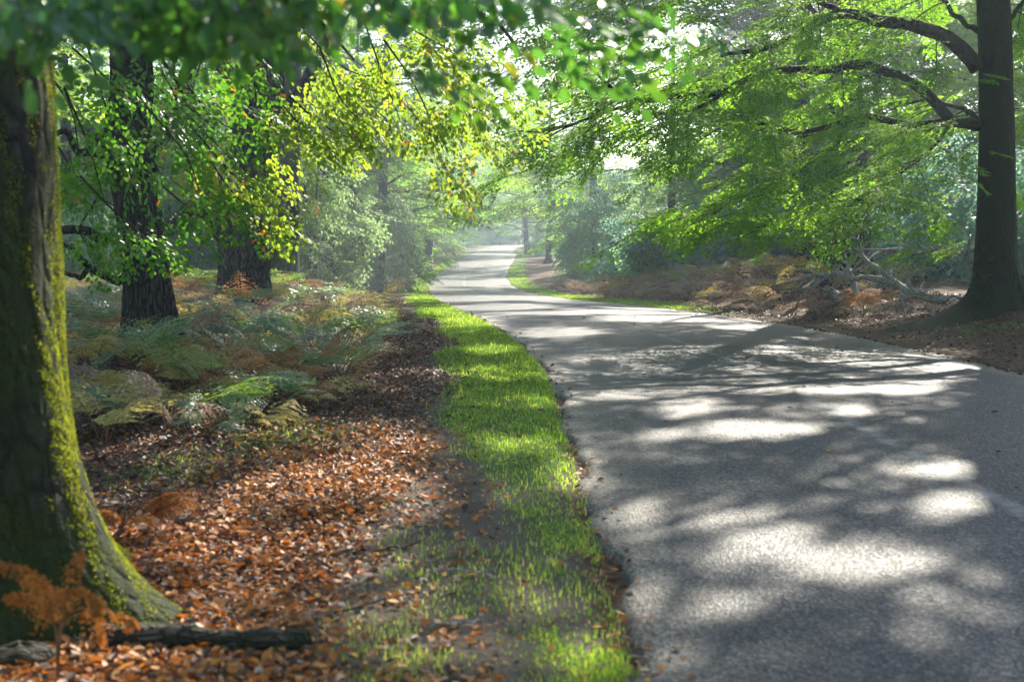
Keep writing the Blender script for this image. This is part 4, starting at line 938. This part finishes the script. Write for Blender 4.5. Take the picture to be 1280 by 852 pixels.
# withered fern in front of the foreground trunk
def rust_fern():
    r = np.random.default_rng(9); base = at(72, 845, 3.75); base[2] = float(terrain(base[0], base[1]))
    t = empty('withered_fern', base, 'curled orange brown withered fern in front of the foreground trunk', 'fern')
    mb = Mb(); ms = Mb()
    tips = [((72, 850), (66, 770), (40, 715), (-10, 700)), ((72, 850), (80, 760), (95, 700), (103, 690)), ((72, 850), (75, 770), (85, 735), (118, 745), (122, 765)), ((72, 850), (78, 775), (110, 760), (140, 765), (160, 772), (166, 778)), ((72, 850), (68, 780), (35, 745), (10, 745)), ((72, 850), (80, 778), (120, 768), (128, 790), (126, 800)), ((72, 850), (74, 770), (60, 730), (30, 725))]
    for i, tp in enumerate(tips):
        p = catmull([at(x, y, 3.75 + .03 * (i - 3) * k) for k, (x, y) in enumerate(tp)], 30)
        V, F = tube(p - base, np.linspace(.003, .001, 30), 5, cap=False); ms.add(V, F, r.uniform(0, 1, len(V)))
        P, D, Nn, Sz = [], [], [], []
        for k in range(11, 30, 1 + i % 2):
            tg = unit(p[k] - p[k - 1]); side = unit(np.cross(tg, [0, -1, .2])); w = .072 * (1 - .7 * (k - 10) / 20) * r.uniform(.7, 1.15)
            for sg in (-1, 1):
                d = unit(side * sg * .7 + tg * .3 + np.array([0, r.normal(-.1, .5), -.75]))
                for j in range(5):
                    v = (j + .5) / 5; q = p[k] + d * w * v + np.array([0, 0, -.35 * w * v * v])
                    for s2 in (-1, 1):
                        P.append(q); D.append(unit(np.cross(d, [0, 1, 0]) * s2 + d * .4 + r.normal(0, .5, 3))); Nn.append(r.normal(0, .5, 3) + [0, -1, .3]); Sz.append(.0125 * (1 - .6 * v) * r.uniform(.6, 1.5))
        V, F, a = frond_leaves(np.array(P) - base, np.array(D), np.array(Nn), np.array(Sz), r.uniform(0, 1, len(P))); mb.add(V, F, a)
    mb.make('fronds', M['rust'], t); ms.make('stalks', M['stalk'], t)
rust_fern()
b2 = at(150, 690, 5.9); b2[2] = float(terrain(b2[0], b2[1]))
t2 = bracken(470, 'rust', .9, 4, .38, 'withered_fern'); t2.location = tuple(b2)
tag(t2, 'small brown withered fern in the leaves right of the foreground trunk', 'fern'); used.add(t2.name)

# ------------------------------------------------------------------ log, stone, twigs
def log_thing():
    pts = [at(112, 806, 4.30), at(180, 806, 4.31), at(260, 800, 4.32), at(330, 796, 4.33), at(388, 791, 4.35)]
    base = pts[2].copy(); base[2] = float(terrain(base[0], base[1])); p = catmull(pts, 50)
    p[:, 2] = terrain(p[:, 0], p[:, 1]) + .040 + .006 * np.sin(np.arange(50) * .4)
    p[:, 1] += .03 * np.sin(np.arange(50) * .13); V, F = tube(p - base, (.045 + .005 * np.sin(np.arange(50) * .7) + .003 * np.sin(np.arange(50) * 1.9)) * np.concatenate([np.linspace(.7, 1, 8), np.ones(36), np.linspace(1, .62, 6)]), 16, .05)
    o = build('fallen_log', V, F, M['bark_log'], smooth=True); o.location = tuple(base); tag(o, 'short mossy log lying in the orange leaves at the foot of the trunk', 'log')
log_thing()
def stone():
    c = at(25, 832, 4.1); c[2] = float(terrain(c[0], c[1])); n = 24
    th = np.linspace(0, 2 * np.pi, n, endpoint=False); ph = np.linspace(-.4, math.pi / 2, 10)
    V = np.array([[.13 * math.cos(p) * math.cos(t) * (1 + .1 * math.sin(3 * t + p)), .10 * math.cos(p) * math.sin(t) * (1 + .12 * math.sin(2 * t)), .075 * math.sin(p) * (1 + .1 * math.sin(4 * t))] for p in ph for t in th])
    i = np.arange(9)[:, None] * n; j = np.arange(n)[None]; F = np.stack([i + j, i + (j + 1) % n, i + n + (j + 1) % n, i + n + j], -1).reshape(-1, 4)
    o = build('mossy_stone', V, F, M['bark_log'], smooth=True); o.location = tuple(c); tag(o, 'low mossy stone in shade at the bottom left corner', 'stone')
stone()
tw_specs = [((440, 695), (480, 694), (525, 690), .008, 'dark twig lying on orange leaves left of the grass verge'), ((280, 590), (310, 640), (335, 668), .006, 'thin dark twig slanting among the leaves in mid litter'), ((85, 790), (110, 815), (125, 850), .006, 'pale twig beside the withered fern stalk'), ((540, 725), (600, 730), (640, 745), .005, 'pale twig on the bare soil near the verge'), ((535, 800), (570, 798), (610, 790), .006, 'short twig on bare soil at the bottom of the litter')]
for a_, b_, c_, rad, lab in tw_specs:
    pts = []
    for (x, y) in (a_, b_, c_):
        Y = CAM_H * FPX / (y - HOR); q = at(x, y, Y); q[2] = float(terrain(q[0], q[1])) + rad + .012; pts.append(q)
    base = pts[1].copy(); p = catmull(pts, 20) + _smoothnoise(20, .006)
    V, F = tube(p - base, np.linspace(rad, rad * .4, 20), 6, .08)
    o = build('twig', V, F, M['bark_dark'] if 'dark' in lab else M['deadwood'], smooth=True); o.location = tuple(base); tag(o, lab, 'twig')

rt = np.random.default_rng(55)
for k in range(26):
    y0 = rt.uniform(4.6, 11); x0 = .45 - rt.uniform(.5, 1.0 + .22 * y0); a = rt.uniform(0, 6.28); L_ = rt.uniform(.10, .38); tt = np.linspace(-.5, .5, 12)
    q = np.stack([x0 + np.cos(a) * L_ * tt, y0 + np.sin(a) * L_ * tt, 0 * tt], 1) + _smoothnoise(12, .008); q[:, 2] = terrain(q[:, 0], q[:, 1]) + .022 + .012 * tt
    V, F = tube(q - q[6], np.linspace(.0055, .002, 12), 5, .1); o = build('twig', V, F, M['bark_dark'], smooth=True); o.location = tuple(q[6])
    tag(o, 'small broken dark twig lying loose on the leaf litter', 'twig', 'loose twigs on the leaf litter')
# ------------------------------------------------------------------ leaf litter, grass
def litter():
    N_ = 260000
    y = 3.6 + 22 * rng.random(N_) ** 1.9; x = -rng.random(N_) * (2.2 + .42 * y) + .55
    dl = (cx(y) - HW) - x
    g_ = grass_density(x, y); s_ = soil_w(x, y)
    dens = np.where(dl < .02, .012, np.clip(1 - .90 * g_ - .78 * s_, .06, 1))
    dens *= .10 + .90 * sstep(.35, .85, dl)
    dens *= np.where(x < -2.6 - .1 * y, .6, 1)
    k = rng.random(N_) < dens; x, y = x[k], y[k]
    # a thinner scatter on the right bank and a few on the lane
    n2 = 16000; y2 = rng.uniform(11.5, 30, n2); x2 = cx(y2) + HW + .15 + rng.random(n2) ** .8 * 5
    n3 = 2200; y3 = 4 + 24 * rng.random(n3) ** 1.4; e3 = 1 - np.abs(rng.normal(0, .028, n3)); e3 = np.where(rng.random(n3) < .1, rng.uniform(0, 1, n3), e3); x3 = cx(y3) + np.where(rng.random(n3) < .15, -1, 1) * e3 * HW
    road_part = np.concatenate([np.zeros(len(x)), np.zeros(n2), np.ones(n3)])
    x = np.concatenate([x, x2, x3]); y = np.concatenate([y, y2, y3])
    n = len(x); lane = (np.abs(x - cx(y)) < HW)
    z = np.where(lane, zroad(y) + .045 * (1 - ((x - cx(y)) / HW) ** 2) + .006, terrain(x, y) + rng.uniform(.002, .03, n))
    P = np.stack([x, y, z], 1); a = rng.uniform(0, 6.28, n)
    D = np.stack([np.cos(a), np.sin(a), rng.normal(0, .28, n) * ~lane], 1); Nn = np.stack([rng.normal(0, .42, n), rng.normal(0, .42, n), np.ones(n)], 1)
    sz = (.017 + .042 * rng.random(n) ** 1.8) * (1 + .02 * np.clip(y - 6, 0, 20))
    T = np.array([[0, 0, .0], [.3, .27, .14], [.7, .25, .16], [1, 0, .06], [.7, -.25, .16], [.3, -.27, .14]])
    D = unit(D); s = unit(np.cross(Nn, D)); up = np.cross(D, s)
    curl = rng.normal(.6, .9, n)
    V = P[:, None] + sz[:, None, None] * (T[None, :, 0:1] * D[:, None] + T[None, :, 1:2] * s[:, None] + (T[None, :, 2:3] * curl[:, None, None]) * up[:, None])
    F = (HEXF[None] + (np.arange(n) * 6)[:, None, None]).reshape(-1, 4)
    # beech leaves under the beeches are orange, the belt by the bracken is old and grey-brown
    u = rng.random(n); old_ = np.maximum(sstep(8.3, 10, y) * .9, sstep(-1.5, -2.2, x) * sstep(6.0, 6.8, y) * .85); right_ = (x > cx(y)) * .35
    rv = np.where(rng.random(n) < old_ + right_, u * .27, u); rv = np.where(rng.random(n) < .03, .97 + .03 * rng.random(n), rv)
    o = build('leaf_litter', V.reshape(-1, 3), F, M['litter'], rnd=np.repeat(rv, 6)); tag(o, 'orange and brown fallen leaves carpeting the ground beside the lane', 'fallen leaves', kind='stuff')
litter()
def grass():
    N_ = 420000
    y = 3.6 + 110 * rng.random(N_) ** 3.2; lat = rng.random(N_)
    left = rng.random(N_) < .8
    x = np.where(left, cx(y) - HW + .03 - rng.random(N_) * np.where((y > 6) & (y < 11), 3.0, 1.75), cx(y) + HW + rng.random(N_) * np.where(y < 30, 4.5, 1.9))
    d = grass_density(x, y) * (1 - .6 * sstep(.05, .6, wob(x, y, 2.8, 8)) * (1 - .6 * sstep(10, 16, y))); k = rng.random(N_) < d ** 1.3; x, y = x[k], y[k]; n = len(x)
    dl = (cx(y) - HW) - x
    h = rng.uniform(.012, .036, n) * (1 + 1.2 * (rng.random(n) < .04)) * (1 + .35 * wob(x, y, 2.5, 1)) * (1 + .02 * np.clip(y, 0, 30)); wd = .0022 * (1 + .10 * np.clip(y - 3, 0, 60))
    a = rng.uniform(0, 6.28, n); ln = rng.uniform(.1, .8, n)
    P = np.stack([x, y, terrain(x, y) - .005], 1); dr = np.stack([np.cos(a), np.sin(a), 0 * a], 1); sd = np.stack([-np.sin(a), np.cos(a), 0 * a], 1)
    up = np.array([0, 0, 1.0])
    m = P + dr * (h * ln * .35)[:, None] + up * (h * .62)[:, None]; tp = P + dr * (h * ln)[:, None] + up * (h * (1 - .25 * ln))[:, None]
    w = sd * wd[:, None]
    V = np.stack([P - w, P + w, m + w * .8, m - w * .8, tp], 1).reshape(-1, 3); i = np.arange(n)[:, None] * 5
    rv = np.clip(rng.random(n) * .6 + .25 * (wob(x, y, 1.1, 3) + .6) + .22 * (1 - sstep(6, 9.5, y)), 0, .95); rv = np.where(rng.random(n) < .17, .84 + .16 * rng.random(n), rv)
    o = build('verge_grass', V, [i + np.array([[0, 1, 2, 3]]), i + np.array([[3, 2, 4]])], M['grass'], rnd=np.repeat(rv, 5)); tag(o, 'short bright green grass on the verges of the lane', 'grass', kind='stuff')
grass()

# ------------------------------------------------------------------ haze
def haze():
    m, nt, N, L = newmat('woodland haze')
    v = N('ShaderNodeVolumePrincipled'); v.inputs['Color'].default_value = (.74, .88, 1.0, 1); v.inputs['Density'].default_value = .0014; v.inputs['Anisotropy'].default_value = .55
    o = N('ShaderNodeOutputMaterial'); L(v.outputs[0], o.inputs['Volume'])
    x0, x1, y0, y1, z0, z1 = -420, 420, -60, 720, -6, 40
    V = np.array([[x, y, z] for z in (z0, z1) for y in (y0, y1) for x in (x0, x1)], float)
    F = np.array([[0, 2, 3, 1], [4, 5, 7, 6], [0, 1, 5, 4], [2, 6, 7, 3], [0, 4, 6, 2], [1, 3, 7, 5]])
    h = build('haze', V, F, m); tag(h, 'thin pale blue sunlit haze hanging through the wood', 'haze', kind='stuff')
haze()
